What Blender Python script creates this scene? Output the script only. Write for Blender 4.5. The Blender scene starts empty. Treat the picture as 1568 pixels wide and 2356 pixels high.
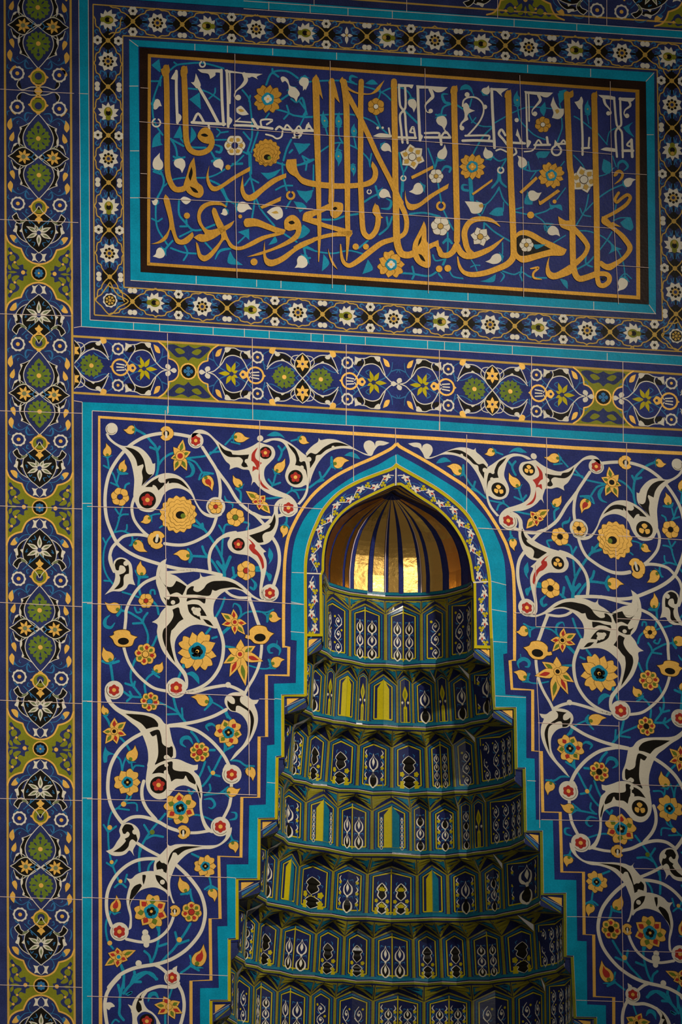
import bpy, math
import numpy as np
from mathutils import Vector
from mathutils.geometry import tessellate_polygon

scene = bpy.context.scene
COL = scene.collection
# ------------------------------------------------------------------ camera
TH = math.atan(0.23)                     # the photographer stands to the left of the niche
FPX, PX0, PYH = 15400.0, 784.0, 5300.0   # focal length, optical axis column and horizon row, in photo pixels
FW = np.array([math.sin(TH), math.cos(TH), 0.0])
RT = np.array([math.cos(TH), -math.sin(TH), 0.0])
UP = np.array([0.0, 0.0, 1.0])
CAM = np.array([-0.001 * (math.sin(TH) * FPX + math.cos(TH) * 128), -0.001 * (math.cos(TH) * FPX - math.sin(TH) * 128), 1.6])
cd = bpy.data.cameras.new('camera')
cam = bpy.data.objects.new('camera', cd)
COL.objects.link(cam)
cam.location = CAM
cam.rotation_euler = (math.pi / 2, 0, -TH)
cd.sensor_fit = 'VERTICAL'
cd.sensor_height = 36.0
cd.lens = FPX / 2356 * 36.0
cd.shift_y = (PYH - 1178) / 2356
cd.clip_end = 100
scene.camera = cam
# ------------------------------------------------------------------ world, lights, exposure
world = bpy.data.worlds.new('hall')
scene.world = world
world.use_nodes = True
world.node_tree.nodes['Background'].inputs[0].default_value = (1.0, 0.88, 0.74, 1)
world.node_tree.nodes['Background'].inputs[1].default_value = 0.085
scene.view_settings.view_transform = 'Standard'
scene.view_settings.look = 'None'
scene.view_settings.exposure = 0.0
scene.view_settings.gamma = 1.0
scene.view_settings.use_curve_mapping = False


def lamp(name, kind, loc, target, power, color, **kw):
    d = bpy.data.lights.new(name, kind)
    d.energy = power
    d.color = color
    for k, v in kw.items():
        setattr(d, k, v)
    o = bpy.data.objects.new(name, d)
    COL.objects.link(o)
    o.location = loc
    o.rotation_euler = (Vector(target) - Vector(loc)).to_track_quat('-Z', 'Y').to_euler()
    return o


KEYDIR = Vector((0.46, -0.74, 0.44)).normalized()
TGT = Vector((-0.50, 0.0, 5.53))
lamp('hall_lamp', 'SPOT', TGT + KEYDIR * 7.5, TGT, 1900, (1.0, 0.92, 0.80), spot_size=math.radians(20.6), spot_blend=1.0, shadow_soft_size=0.16)
for nm, az, w, h, p in (('window_light_west', -18, 1.3, 2.2, 68), ('window_light_east', 36, 2.4, 2.2, 40)):
    a = math.radians(az)
    lamp(nm, 'AREA', (9 * math.sin(a), -9 * math.cos(a), 5.65 + 9 * math.tan(math.radians(7.5))), (0, 0, 5.65), p, (1.0, 0.94, 0.84), shape='RECTANGLE', size=w, size_y=h)

# ------------------------------------------------------------------ mapping between the photo and the wall plane


def wallmap(P, warp=None):
    """(N,3) photo x, photo y, height off the wall -> points on the tiled wall (plane y = -height)."""
    P = np.asarray(P, float)
    x, y = P[:, 0], P[:, 1]
    if warp is not None:
        x, y = warp(x, y)
    d = FW[None] * FPX + RT[None] * (x - PX0)[:, None] + UP[None] * (PYH - y)[:, None]
    t = (-P[:, 2] - CAM[1]) / d[:, 1]
    return CAM[None] + d * t[:, None]


def wpt(x, y, h=0.0):
    return wallmap([(x, y, h)])[0]


def proj(p):
    q = np.asarray(p, float) - CAM
    dep = q @ FW
    return PX0 + FPX * (q @ RT) / dep, PYH - FPX * q[2] / dep


# ------------------------------------------------------------------ materials
M = {}


def lin(c):
    return tuple(((v / 255) / 12.92 if v <= 10 else (((v / 255) + 0.055) / 1.055) ** 2.4) for v in c)


def glaze(name, rgb, rough=0.2, metal=0.0, var=0.22, bump=0.06, scale=300.0, spec=0.10, bscale=140.0):
    m = bpy.data.materials.new(name)
    m.use_nodes = True
    nt = m.node_tree
    b = nt.nodes['Principled BSDF']
    tc = nt.nodes.new('ShaderNodeNewGeometry')
    n1 = nt.nodes.new('ShaderNodeTexNoise')
    n1.inputs['Scale'].default_value = scale
    n1.inputs['Detail'].default_value = 5
    nt.links.new(tc.outputs['Position'], n1.inputs['Vector'])
    n3 = nt.nodes.new('ShaderNodeTexNoise')
    n3.inputs['Scale'].default_value = 22.0
    n3.inputs['Detail'].default_value = 3
    nt.links.new(tc.outputs['Position'], n3.inputs['Vector'])
    mx = nt.nodes.new('ShaderNodeMath')
    mx.operation = 'ADD'
    nt.links.new(n1.outputs['Fac'], mx.inputs[0])
    nt.links.new(n3.outputs['Fac'], mx.inputs[1])
    mr = nt.nodes.new('ShaderNodeMapRange')
    mr.inputs['From Min'].default_value = 0.65
    mr.inputs['From Max'].default_value = 1.35
    mr.inputs['To Min'].default_value = 1 - var
    mr.inputs['To Max'].default_value = 1 + var
    nt.links.new(mx.outputs[0], mr.inputs['Value'])
    vm = nt.nodes.new('ShaderNodeVectorMath')
    vm.operation = 'SCALE'
    vm.inputs[0].default_value = lin(rgb)
    nt.links.new(mr.outputs[0], vm.inputs['Scale'])
    nt.links.new(vm.outputs['Vector'], b.inputs['Base Color'])
    b.inputs['Roughness'].default_value = rough
    b.inputs['Metallic'].default_value = metal
    b.inputs['Specular IOR Level'].default_value = spec
    if bump:
        n2 = nt.nodes.new('ShaderNodeTexNoise')
        n2.inputs['Scale'].default_value = bscale
        n2.inputs['Detail'].default_value = 4
        nt.links.new(tc.outputs['Position'], n2.inputs['Vector'])
        bp = nt.nodes.new('ShaderNodeBump')
        bp.inputs['Strength'].default_value = bump
        bp.inputs['Distance'].default_value = 0.002
        nt.links.new(n2.outputs['Fac'], bp.inputs['Height'])
        nt.links.new(bp.outputs['Normal'], b.inputs['Normal'])
    M[name] = m
    return m


glaze('navy', (40, 49, 110), var=0.36)
glaze('indigo', (46, 54, 98), var=0.36)
glaze('turq', (10, 146, 178), var=0.22)
glaze('teal', (30, 140, 170))
glaze('sky', (52, 112, 160))
glaze('white', (222, 214, 194), var=0.08)
glaze('black', (28, 25, 20), var=0.3)
glaze('brown', (40, 24, 16), var=0.5)
glaze('gold', (222, 172, 78), rough=0.42, metal=0.12, var=0.12, bump=0.14, bscale=170)
glaze('ochre', (172, 126, 40), rough=0.4, metal=0.22, var=0.16, bump=0.11, bscale=190)
glaze('amber', (196, 158, 74), var=0.12)
glaze('red', (176, 52, 44), var=0.14)
glaze('olive', (128, 130, 36), var=0.2)
glaze('green', (104, 124, 44), var=0.2)
glaze('mustard', (132, 124, 36), var=0.2)
glaze('deep', (30, 36, 78), var=0.3)
glaze('sea', (22, 104, 126), var=0.25)
glaze('yellow', (188, 172, 22), var=0.14)
glaze('line', (74, 52, 22), var=0.1)
glaze('grout', (226, 200, 188), rough=0.8, var=0.1, bump=0.0)
glaze('sage', (120, 128, 92), var=0.1)
glaze('gilt', (255, 204, 112), rough=0.22, metal=1.0, var=0.08, bump=0.34, bscale=75)


# ------------------------------------------------------------------ shapes
def parse(s, fr=(0, 0, 1)):
    pts, cor = [], []
    for tok in s.split():
        c = tok.endswith('!')
        a, b = tok.rstrip('!').split(',')
        pts.append((fr[0] + float(a) * fr[2], fr[1] + float(b) * fr[2]))
        cor.append(c)
    return pts, cor


def smooth(pts, cor, closed, n=5):
    P = [np.array(p, float) for p in pts]
    N = len(P)
    if N < 3 and not closed:
        return [tuple(p) for p in P]
    out = []
    segs = N if closed else N - 1
    for i in range(segs):
        p1, p2 = P[i], P[(i + 1) % N]
        p0 = P[i - 1] if (closed or i > 0) else p1
        p3 = P[(i + 2) % N] if (closed or i + 2 < N) else p2
        c1, c2 = cor[i], cor[(i + 1) % N]
        m1 = (p2 - p1) * 0.5 if c1 else (p2 - p0) * 0.5
        m2 = (p2 - p1) * 0.5 if c2 else (p3 - p1) * 0.5
        L = np.linalg.norm(p2 - p1)
        for m in (m1, m2):
            l = np.linalg.norm(m)
            if l > L:
                m *= L / l
        k = 1 if (c1 and c2) else n
        for j in range(k):
            t = j / k
            out.append(tuple((2 * t**3 - 3 * t**2 + 1) * p1 + (t**3 - 2 * t**2 + t) * m1 + (-2 * t**3 + 3 * t**2) * p2 + (t**3 - t**2) * m2))
    if not closed:
        out.append(tuple(P[-1]))
    return out


LU = 0.00012   # one glaze layer
CNT = [0]


def layer(h):
    """Height of a glaze layer; neighbouring strokes differ by a hair so that none share a plane."""
    CNT[0] = (CNT[0] + 1) % 24
    return h * LU + CNT[0] * 1.2e-6


class MB:
    """Collects fills, strokes and discs in drawing space and links them as ONE mesh object."""

    def __init__(s, mp=wallmap):
        s.mp, s.v, s.f, s.fm, s.mats, s.raw = mp, [], [], [], [], []

    def mi(s, mat):
        if mat not in s.mats:
            s.mats.append(mat)
        return s.mats.index(mat)

    def poly(s, pts, mat, h, h0=0.0):
        n = len(pts)
        if n < 3:
            return
        a = sum(pts[i][0] * pts[(i + 1) % n][1] - pts[(i + 1) % n][0] * pts[i][1] for i in range(n))
        if a > 0:
            pts = pts[::-1]
        b, m, H = len(s.v), s.mi(mat), layer(h)
        s.v += [(p[0], p[1], H) for p in pts] + [(p[0], p[1], h0) for p in pts]
        for t in tessellate_polygon([[Vector((p[0], p[1], 0)) for p in pts]]):
            q = [pts[i] for i in t]
            ar = (q[1][0] - q[0][0]) * (q[2][1] - q[0][1]) - (q[2][0] - q[0][0]) * (q[1][1] - q[0][1])
            if ar > 0:
                t = t[::-1]
            s.f.append(tuple(b + i for i in t))
            s.fm.append(m)
        for i in range(n):
            j = (i + 1) % n
            s.f.append((b + i, b + n + i, b + n + j, b + j))
            s.fm.append(m)

    def stroke(s, pts, w, mat, h, h0=0.0, cap=True, closed=False):
        P = np.array(pts, float)
        keep = [0] + [i for i in range(1, len(P)) if np.linalg.norm(P[i] - P[i - 1]) > 1e-6]
        P = P[keep]
        n = len(P)
        if n < 2:
            return
        if closed:
            T = np.roll(P, -1, 0) - np.roll(P, 1, 0)
        else:
            T = np.gradient(P, axis=0)
        T /= np.maximum(np.linalg.norm(T, axis=1), 1e-9)[:, None]
        N = np.stack([T[:, 1], -T[:, 0]], 1)
        if np.isscalar(w):
            w = [w, w]
        L = np.concatenate([[0], np.cumsum(np.linalg.norm(np.diff(P, axis=0), axis=1))])
        W = np.interp(L / L[-1], np.linspace(0, 1, len(w)), w) * 0.5
        if cap and not closed:
            for e, sg in ((0, -1), (n - 1, 1)):
                if W[e] > 0:
                    c = [P[e] + W[e] * (math.cos(a) * N[e] + sg * math.sin(a) * T[e]) for a in np.linspace(0, math.pi, 6)]
                    s.poly([tuple(q) for q in c], mat, h, h0)
        b, m, H = len(s.v), s.mi(mat), layer(h)
        A, B = P + N * W[:, None], P - N * W[:, None]
        for i in range(n):
            s.v += [(A[i, 0], A[i, 1], H), (B[i, 0], B[i, 1], H), (A[i, 0], A[i, 1], h0), (B[i, 0], B[i, 1], h0)]
        for i in range(n if closed else n - 1):
            p, q = b + 4 * i, b + 4 * ((i + 1) % n)
            s.f += [(p, p + 1, q + 1, q), (p, q, q + 2, p + 2), (p + 1, p + 3, q + 3, q + 1)]
            s.fm += [m] * 3

    def disc(s, cx, cy, r, mat, h, ry=None, n=20, rot=0.0):
        ry = r if ry is None else ry
        c, d = math.cos(rot), math.sin(rot)
        pts = []
        for i in range(n):
            a = 2 * math.pi * i / n
            x, y = r * math.cos(a), ry * math.sin(a)
            pts.append((cx + c * x - d * y, cy + d * x + c * y))
        s.poly(pts, mat, h)

    def ring(s, cx, cy, r, w, mat, h, n=24, a0=0, a1=360):
        full = a1 - a0 >= 360
        A = np.radians(np.linspace(a0, a1, n + (0 if full else 1), endpoint=not full))
        s.stroke([(cx + r * math.cos(a), cy + r * math.sin(a)) for a in A], w, mat, h, closed=full)

    def petal(s, cx, cy, ang, r0, R, w, mat, h, kind='r'):
        c, d = math.cos(ang), math.sin(ang)
        if kind == 'r':
            q = [(r0, -.12 * w), (r0 + .45 * (R - r0), -.48 * w), (r0 + .8 * (R - r0), -.42 * w), (R, 0), (r0 + .8 * (R - r0), .42 * w), (r0 + .45 * (R - r0), .48 * w), (r0, .12 * w)]
            cor = [True] + [False] * 5 + [True]
        elif kind == 'd':
            q = [(r0, 0), (r0 + .62 * (R - r0), -.5 * w), (R, 0), (r0 + .62 * (R - r0), .5 * w)]
            cor = [True, False, False, False]
        elif kind == 't':   # two-lobed tip
            q = [(r0, -.15 * w), (r0 + .6 * (R - r0), -.5 * w), (R, -.36 * w), (r0 + .9 * (R - r0), 0), (R, .36 * w), (r0 + .6 * (R - r0), .5 * w), (r0, .15 * w)]
            cor = [True, False, False, True, False, False, True]
        else:
            q = [(r0, -.1 * w), (r0 + .42 * (R - r0), -.5 * w), (R, 0), (r0 + .42 * (R - r0), .5 * w), (r0, .1 * w)]
            cor = [True, False, True, False, True]
        q = smooth(q, cor, True, 4)
        s.poly([(cx + c * x - d * y, cy + d * x + c * y) for x, y in q], mat, h)

    def opetal(s, cx, cy, ang, r0, R, w, mat, h, kind='r', lw=1.1):
        """A petal with its dark outline; later petals lie over earlier ones."""
        s.petal(cx, cy, ang, max(r0 - lw, 0), R + lw * .8, w + 2 * lw, 'line', h, kind)
        s.petal(cx, cy, ang, r0, R, w, mat, h + .3, kind)

    def build(s, name, parent=None, label=None):
        V = np.array(s.v, float) if s.v else np.zeros((0, 3))
        W = s.mp(V) if len(V) else V
        if s.raw:
            k = len(W)
            W = np.concatenate([W] + [np.array(r[0], float) for r in s.raw]) if k else np.concatenate([np.array(r[0], float) for r in s.raw])
            for vs, fs, mat in s.raw:
                m = s.mi(mat)
                for f in fs:
                    s.f.append(tuple(k + i for i in f))
                    s.fm.append(m)
                k += len(vs)
        root = parent
        while root is not None and root.parent is not None:
            root = root.parent
        off = np.array(root.location) if root is not None else np.zeros(3)
        me = bpy.data.meshes.new(name)
        me.from_pydata((W - off).tolist(), [], s.f)
        for m in s.mats:
            me.materials.append(M[m])
        me.polygons.foreach_set('material_index', s.fm)
        me.update()
        o = bpy.data.objects.new(name, me)
        COL.objects.link(o)
        if parent is not None:
            o.parent = parent
        if label:
            o['label'] = label
        return o

    def mesh(s, vs, fs, mat):
        s.raw.append((vs, fs, mat))


def thing(name, label, cat, loc, group=None):
    o = bpy.data.objects.new(name, None)
    o.empty_display_size = 0.05
    COL.objects.link(o)
    o.location = loc
    o['label'] = label
    o['category'] = cat
    if group:
        o['group'] = group
    return o


def wid(tok, sc=1.0):
    return [float(v) * sc for v in tok.split('-')]


def part(name, parent, mp=wallmap):
    b = MB(mp)
    b.name, b.parent = name, parent
    return b
# ------------------------------------------------------------------ reading the drawings of the painted tile work


def bud_pts(tx, ty, bx, by, w, flip=1):
    tip, base = np.array([tx, ty]), np.array([bx, by])
    a = tip - base
    L = np.linalg.norm(a)
    a = a / L
    b = np.array([-a[1], a[0]]) * flip
    q = [(0, 0), (.02, .30), (.22, .48), (.48, .40), (.70, .12), (1, 0.06), (.80, -.18), (.60, -.42), (.30, -.50), (.06, -.34)]
    cor = [False, False, False, False, False, True, False, False, False, False]
    pts = [tuple(base + a * L * u + b * w * v) for u, v in q]
    return smooth(pts, cor, True, 4), a, b, L


def draw(text, mp, root, right=False, base=0):
    """High-level drawing: white scrolls, split leaves, blossoms, buds and vines; one mesh per part."""
    fr = (0, 0, 1)
    leaf = None
    Z = base
    cnt = 0

    def done(b):
        return b.build(b.name, b.parent)
    pend = []

    def flush():
        for b in pend:
            o = done(b)
            for c in getattr(b, 'kids', []):
                c.parent = o
                done(c)
        pend.clear()

    def child(par, name):
        c = part(name, None, mp)
        par.kids = getattr(par, 'kids', []) + [c]
        return c
    for ln in text.strip().split('\n'):
        ln = ln.strip()
        if not ln or ln[0] == '#':
            continue
        cmd, _, rest = ln.partition(' ')
        a = rest.split()
        S = fr[2]

        def X(i):
            return fr[0] + float(a[i]) * S

        def Y(i):
            return fr[1] + float(a[i]) * S

        def V(i):
            return float(a[i]) * S
        if cmd == 'F':
            fr = tuple(float(v) for v in a)
            continue
        if cmd not in ('K', 'R', 'B', 'E', 'H', 'J'):
            flush()
        if cmd in ('w', 't', 'G', 'L'):
            wtok, _, pl = rest.partition(' ')
            nm, mat, h = {'w': ('scroll_stem', 'white', 4), 't': ('vine_shoot', 'teal', 3), 'G': ('gold_letter', 'ochre', 8), 'L': ('white_letter', 'white', 6)}[cmd]
            cnt += 1
            h += .13 * (cnt % 7)
            if cmd == 't' and float(wtok.split('-')[0]) <= 14:
                nm = 'vine_tendril'
            b = part(nm, root, mp)
            for seg in pl.split('|'):
                p, c = parse(seg, fr)
                b.stroke(smooth(p, c, False), wid(wtok, S * (.84 if cmd == 'L' else 1)), mat, Z + h)
            pend.append(b)
            leaf = b
        elif cmd in ('P', 'Y', 'N', 'T', 'U', 'Q'):
            nm, mat, h = {'P': ('split_leaf', 'white', 5), 'Y': ('gold_letter', 'ochre', 9), 'N': ('white_letter', 'white', 6), 'T': ('vine_leaf', 'teal', 3), 'U': ('cup_flower', 'gold', 6), 'Q': ('white_bud', 'white', 5)}[cmd]
            leaf = part(nm, root, mp)
            for seg in rest.split('|'):
                p, c = parse(seg, fr)
                q = smooth(p, c, True)
                leaf.poly(q, mat, Z + h)
                if cmd == 'U':
                    leaf.stroke(q, 1.4, 'line', Z + 7, closed=True)
            pend.append(leaf)
        elif cmd in ('K', 'R', 'H', 'J'):
            nm, mat, h = {'K': ('leaf_core', 'black', 6), 'R': ('leaf_core', 'red', 6), 'H': ('letter_counter', 'black', 10), 'J': ('bud_heart', 'amber', 6)}[cmd]
            c_ = child(leaf, nm)
            for seg in rest.split('|'):
                p, c = parse(seg, fr)
                c_.poly(smooth(p, c, True), mat, Z + h)
        elif cmd == 'B':      # white ball on the current leaf
            for i in range(0, len(a), 3):
                leaf.disc(X(i), Y(i + 1), V(i + 2), 'white', Z + 7)
        elif cmd == 'E':      # dark eye of a cup flower
            c_ = child(leaf, 'flower_eye')
            c_.disc(X(0), Y(1), V(2), 'black', Z + 7, ry=V(3))
        elif cmd == 'D':      # curled roundel: white disc, dark disc, rosette
            cx, cy, rw, rb, rr = X(0), Y(1), V(2), V(3), V(4)
            b = part('rosette_roundel', root, mp)
            if rw:
                b.disc(cx, cy, rw, 'white', Z + 5, n=28)
                b.ring(cx, cy, rw * .80, 1.0, 'line', Z + 5.6, a0=40, a1=210)
            if rb:
                b.disc(cx, cy, rb, 'black', Z + 6, n=26)
            if rr < 3:
                pend.append(b)
                continue
            c_ = child(b, 'rosette')
            if rb and right:
                for k in range(3):
                    c_.petal(cx, cy, k * 2.094 - 1.57, 0, rr * .95, rr * .95, 'gold', Z + 8, 'd')
                c_.disc(cx, cy, rr * .12, 'line', Z + 9)
            else:
                n = 6 if rb == 0 else 5
                for k in range(n):
                    c_.petal(cx, cy, k * 2 * math.pi / n - 1.57, 0, rr, rr * .82, 'red', Z + 8, 'd')
                c_.disc(cx, cy, rr * .34, 'gold', Z + 9)
            pend.append(b)
        elif cmd in ('b', 'bw', 'bt', 'bh'):
            q, da, db, L = bud_pts(X(0), Y(1), X(2), Y(3), V(4), -1 if len(a) > 5 else 1)
            b = part({'bw': 'white_bud', 'bt': 'teal_bud'}.get(cmd, 'bud'), root, mp)
            mat = {'b': 'gold', 'bh': 'gold', 'bw': 'white', 'bt': 'teal'}[cmd]
            b.poly(q, mat, Z + 5)
            if cmd in ('b', 'bh'):
                b.stroke(q, 1.0, 'line', Z + 5.5, closed=True)
            bs = np.array([X(2), Y(3)])
            c_ = child(b, 'calyx')
            w = V(4)
            if cmd in ('b', 'bh'):
                c_.disc(*(bs + da * L * .10), w * .16, 'green', Z + 7, n=12)
            for sg in (-1, 1):
                p0 = bs - da * L * .02
                c_.stroke(smooth([tuple(p0 - da * w * .16), tuple(p0 + db * sg * w * .26), tuple(p0 + db * sg * w * .55 + da * w * .06)], [0, 0, 0], False), [w * .2, w * .14, .6], 'teal', Z + 5)
            if cmd == 'bh':
                cq, _, _, _ = bud_pts(*(bs + da * L * .74), *(bs + da * L * .2), w * .48, -1 if len(a) > 5 else 1)
                child(b, 'bud_heart').poly(cq, 'red', Z + 8)
            if cmd == 'bt':
                b.disc(*(bs + da * L * .35), w * .12, 'amber', Z + 6, n=10)
            pend.append(b)
        elif cmd == 'f':      # n cx cy R rot centre petalcol kind drops
            n, cx, cy, R = int(a[0]), X(1), Y(2), V(3)
            rot = math.radians(float(a[4])) if len(a) > 4 else 0
            cen = a[5] if len(a) > 5 else 'red'
            pc = a[6] if len(a) > 6 else 'gold'
            kind = a[7] if len(a) > 7 else 'd'
            drops = a[8].split('/') if len(a) > 8 else []
            if right and cen in ('red', 'navy', 'green', 'teal'):
                cen = 'black'
            b = part('blossom', root, mp)
            ww = 2 * R * math.sin(math.pi / n) * (1.02 if kind != 'p' else .95)
            for k in range(n):
                an = rot + 2 * math.pi * k / n
                b.opetal(cx, cy, an, R * .12, R - .3, ww * .90, pc, Z + 5 + .6 * k, kind)
                if drops and drops[k % len(drops)] != '-':
                    b.petal(cx, cy, an, R * .36, R * .8, ww * .42, drops[k % len(drops)], Z + 11, 'p' if kind == 'p' else 'd')
            c_ = child(b, 'blossom_centre')
            c_.disc(cx, cy, R * .30 + .6, 'line', Z + 11.4, n=14)
            c_.disc(cx, cy, R * .27, cen, Z + 12, n=14)
            pend.append(b)
        elif cmd == 'S':      # custom star: cx cy rc centre | tips  w
            cx, cy, rc, cen = X(0), Y(1), V(2), a[3]
            if right:
                cen = 'black'
            b = part('star_blossom', root, mp)
            for k, tok in enumerate(a[4:]):
                q = tok.split(',')
                tx, ty, w = fr[0] + float(q[0]) * S, fr[1] + float(q[1]) * S, float(q[2]) * S * 1.25
                an = math.atan2(ty - cy, tx - cx)
                R = math.hypot(tx - cx, ty - cy)
                b.opetal(cx, cy, an, 0, R, w, 'gold', Z + 5 + .6 * k, 'p')
                if len(q) > 3:
                    b.petal(cx, cy, an, R * .34, R * .82, w * .42, q[3], Z + 10, 'p')
            c_ = child(b, 'blossom_centre')
            c_.disc(cx, cy, rc + .8, 'line', Z + 10.4, n=14)
            c_.disc(cx, cy, rc, 'gold', Z + 11, n=14)
            c_.disc(cx, cy, rc * .6, cen, Z + 11.6, n=12)
            pend.append(b)
        elif cmd == 'c':      # many-petalled chrysanthemum
            cx, cy, R = X(0), Y(1), V(2)
            ox = float(a[3]) * S if len(a) > 3 else 0
            oy = float(a[4]) * S if len(a) > 4 else 0
            b = part('chrysanthemum', root, mp)
            b.disc(cx, cy, R * .93, 'line', Z + 4.2, n=26)
            b.disc(cx, cy, R * .90, a[5] if len(a) > 5 else 'gold', Z + 4.6, n=26)
            for ringi, (rr, n, w) in enumerate(((1.0, 15, .46), (.80, 13, .44), (.60, 10, .42), (.42, 8, .36))):
                ccx, ccy = cx + ox * ringi / 3, cy + oy * ringi / 3
                for k in range(n):
                    an = 2 * math.pi * (k + .5 * (ringi % 2)) / n
                    b.opetal(ccx, ccy, an, rr * R * .2, rr * R - .6, w * R - .6, a[5] if len(a) > 5 else 'gold', Z + 4.8 + ringi * 3.4 + .2 * (k % 16), 'd', .8)
            c_ = child(b, 'blossom_centre')
            c_.disc(cx + ox, cy + oy, R * .24, 'black', Z + 20, ry=R * .2)
            c_.disc(cx + ox + R * .14, cy + oy + R * .05, R * .13, 'green', Z + 20.6, n=12)
            pend.append(b)
        elif cmd == 'p':      # peony: n cx cy R rot inner centre drops petalcol
            n, cx, cy, R = int(a[0]), X(1), Y(2), V(3)
            rot = math.radians(float(a[4]))
            inner, cen = a[5], a[6]
            drops = a[7].split('/') if len(a) > 7 else ['-']
            pc = a[8] if len(a) > 8 else 'gold'
            b = part('peony', root, mp)
            for k in range(n):
                an = rot + 2 * math.pi * k / n
                b.opetal(cx, cy, an, R * .15, R, R * 5.6 / n, pc, Z + 5 + .6 * k, 't' if k % 2 else 'p')
                if drops[k % len(drops)] != '-':
                    b.petal(cx, cy, an, R * .46, R * .84, R * .34, drops[k % len(drops)], Z + 11, 'p')
            c_ = child(b, 'blossom_centre')
            for k in range(5):
                c_.petal(cx, cy, rot + .6 + k * 1.2566, 0, R * .46, R * .5, inner, Z + 12, 'd')
            for k in range(4):
                c_.petal(cx, cy, rot + k * 1.5708, 0, R * .29, R * .30, cen, Z + 13, 'd')
            c_.disc(cx, cy, R * .09, 'gold', Z + 14, n=10)
            pend.append(b)
        elif cmd == 'o':      # clasp ring threaded by the stem: cx cy R ang
            cx, cy, R, an = X(0), Y(1), V(2), math.radians(float(a[3]))
            b = part('clasp_ring', root, mp)
            for k in range(3):
                b.petal(cx, cy, an + (k - 1) * 1.75, 0, R + .8, R * 1.5, 'line', Z + 6, 'd')
                b.petal(cx, cy, an + (k - 1) * 1.75, 0, R, R * 1.36, 'gold', Z + 6.5, 'd')
            b.disc(cx, cy, R * .62, 'gold', Z + 7)
            c_ = child(b, 'flower_eye')
            c_.disc(cx, cy, R * .40, 'black', Z + 8)
            c_.stroke([(cx - R * .5 * math.sin(an), cy + R * .5 * math.cos(an)), (cx + R * .15 * math.sin(an), cy - R * .15 * math.cos(an))], R * .3, 'white', Z + 9)
            pend.append(b)
        elif cmd == 'g':
            b = part('gold_dot', root, mp)
            b.disc(X(0), Y(1), V(2), a[3] if len(a) > 3 else 'gold', Z + 7, n=14)
            pend.append(b)
        elif cmd == 'O':      # small open ring: cx cy r w mat
            b = part('small_ring', root, mp)
            b.ring(X(0), Y(1), V(2), V(3), a[4], Z + 6, a0=-60, a1=250)
            pend.append(b)
    flush()


def tps(src, dst):
    src, dst = np.array(src, float), np.array(dst, float)
    n = len(src)

    def U(r2):
        return np.where(r2 > 1e-9, r2 * np.log(np.maximum(r2, 1e-9)), 0)
    K = U(((src[:, None] - src[None]) ** 2).sum(-1)) + np.eye(n) * 400
    Pm = np.hstack([np.ones((n, 1)), src])
    A = np.vstack([np.hstack([K, Pm]), np.hstack([Pm.T, np.zeros((3, 3))])])
    sol = np.linalg.solve(A, np.vstack([dst, np.zeros((3, 2))]))

    def f(x, y):
        q = np.stack([x, y], 1)
        k = U(((q[:, None] - src[None]) ** 2).sum(-1))
        r = k @ sol[:n] + sol[n] + q @ sol[n + 1:]
        return r[:, 0], r[:, 1]
    return f


def low(text, mp, root, flips=((1, 1),)):
    """Low-level drawing for the repeating borders: parts made of fills, lines, discs and petals, mirrored about the axes in flips."""
    cur = top = None
    plan = []
    for ln in text.strip().split('\n'):
        ln = ln.strip()
        if not ln or ln[0] == '#':
            continue
        a = ln.split()
        if a[0] in ('part', 'sub'):
            plan.append((a[0], a[1], a[2] if len(a) > 2 else '', []))
        else:
            plan[-1][3].append(ln)
    tops, pmode = [], ''
    for kind, name, mode, cmds in plan:
        if kind == 'part':
            tops, pmode = [], mode
        elif pmode in ('each', 'once'):
            mode = pmode
        groups = [flips] if mode != 'each' else [[f] for f in flips]   # 'each': every mirrored copy is a part of its own
        if mode == 'once':
            groups = [[flips[0]]]
        for gi, g in enumerate(groups):
            b = MB(mp)
            for ln in cmds:
                a = ln.split()
                c, mat, h = a[0], a[1], float(a[2])
                for fx, fy in g:
                    def tr(p):
                        return [(x * fx, y * fy) for x, y in p]
                    if c == 'f':
                        p, co = parse(' '.join(a[3:]))
                        b.poly(tr(smooth(p, co, True, 4)), mat, h)
                    elif c == 'l':
                        for seg in ' '.join(a[4:]).split('|'):
                            p, co = parse(seg)
                            b.stroke(tr(smooth(p, co, False, 4)), wid(a[3]), mat, h)
                    elif c == 'o':
                        b.disc(float(a[3]) * fx, float(a[4]) * fy, float(a[5]), mat, h, ry=float(a[6]) if len(a) > 6 else None, n=16)
                    elif c == 'r':
                        b.ring(float(a[3]) * fx, float(a[4]) * fy, float(a[5]), float(a[6]), mat, h, n=20)
                    elif c == 'p':   # p mat h n cx cy R w r0 rot kind
                        n = int(a[3])
                        for k in range(n):
                            an = math.radians(float(a[9])) + 2 * math.pi * k / n
                            an = math.atan2(math.sin(an) * fy, math.cos(an) * fx)
                            b.petal(float(a[4]) * fx, float(a[5]) * fy, an, float(a[8]), float(a[6]), float(a[7]), mat, h + .05 * (k % 2), a[10])
            if kind == 'part':
                tops.append(b.build(name, root))
            else:
                b.build(name, tops[gi] if gi < len(tops) else tops[-1])
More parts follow.
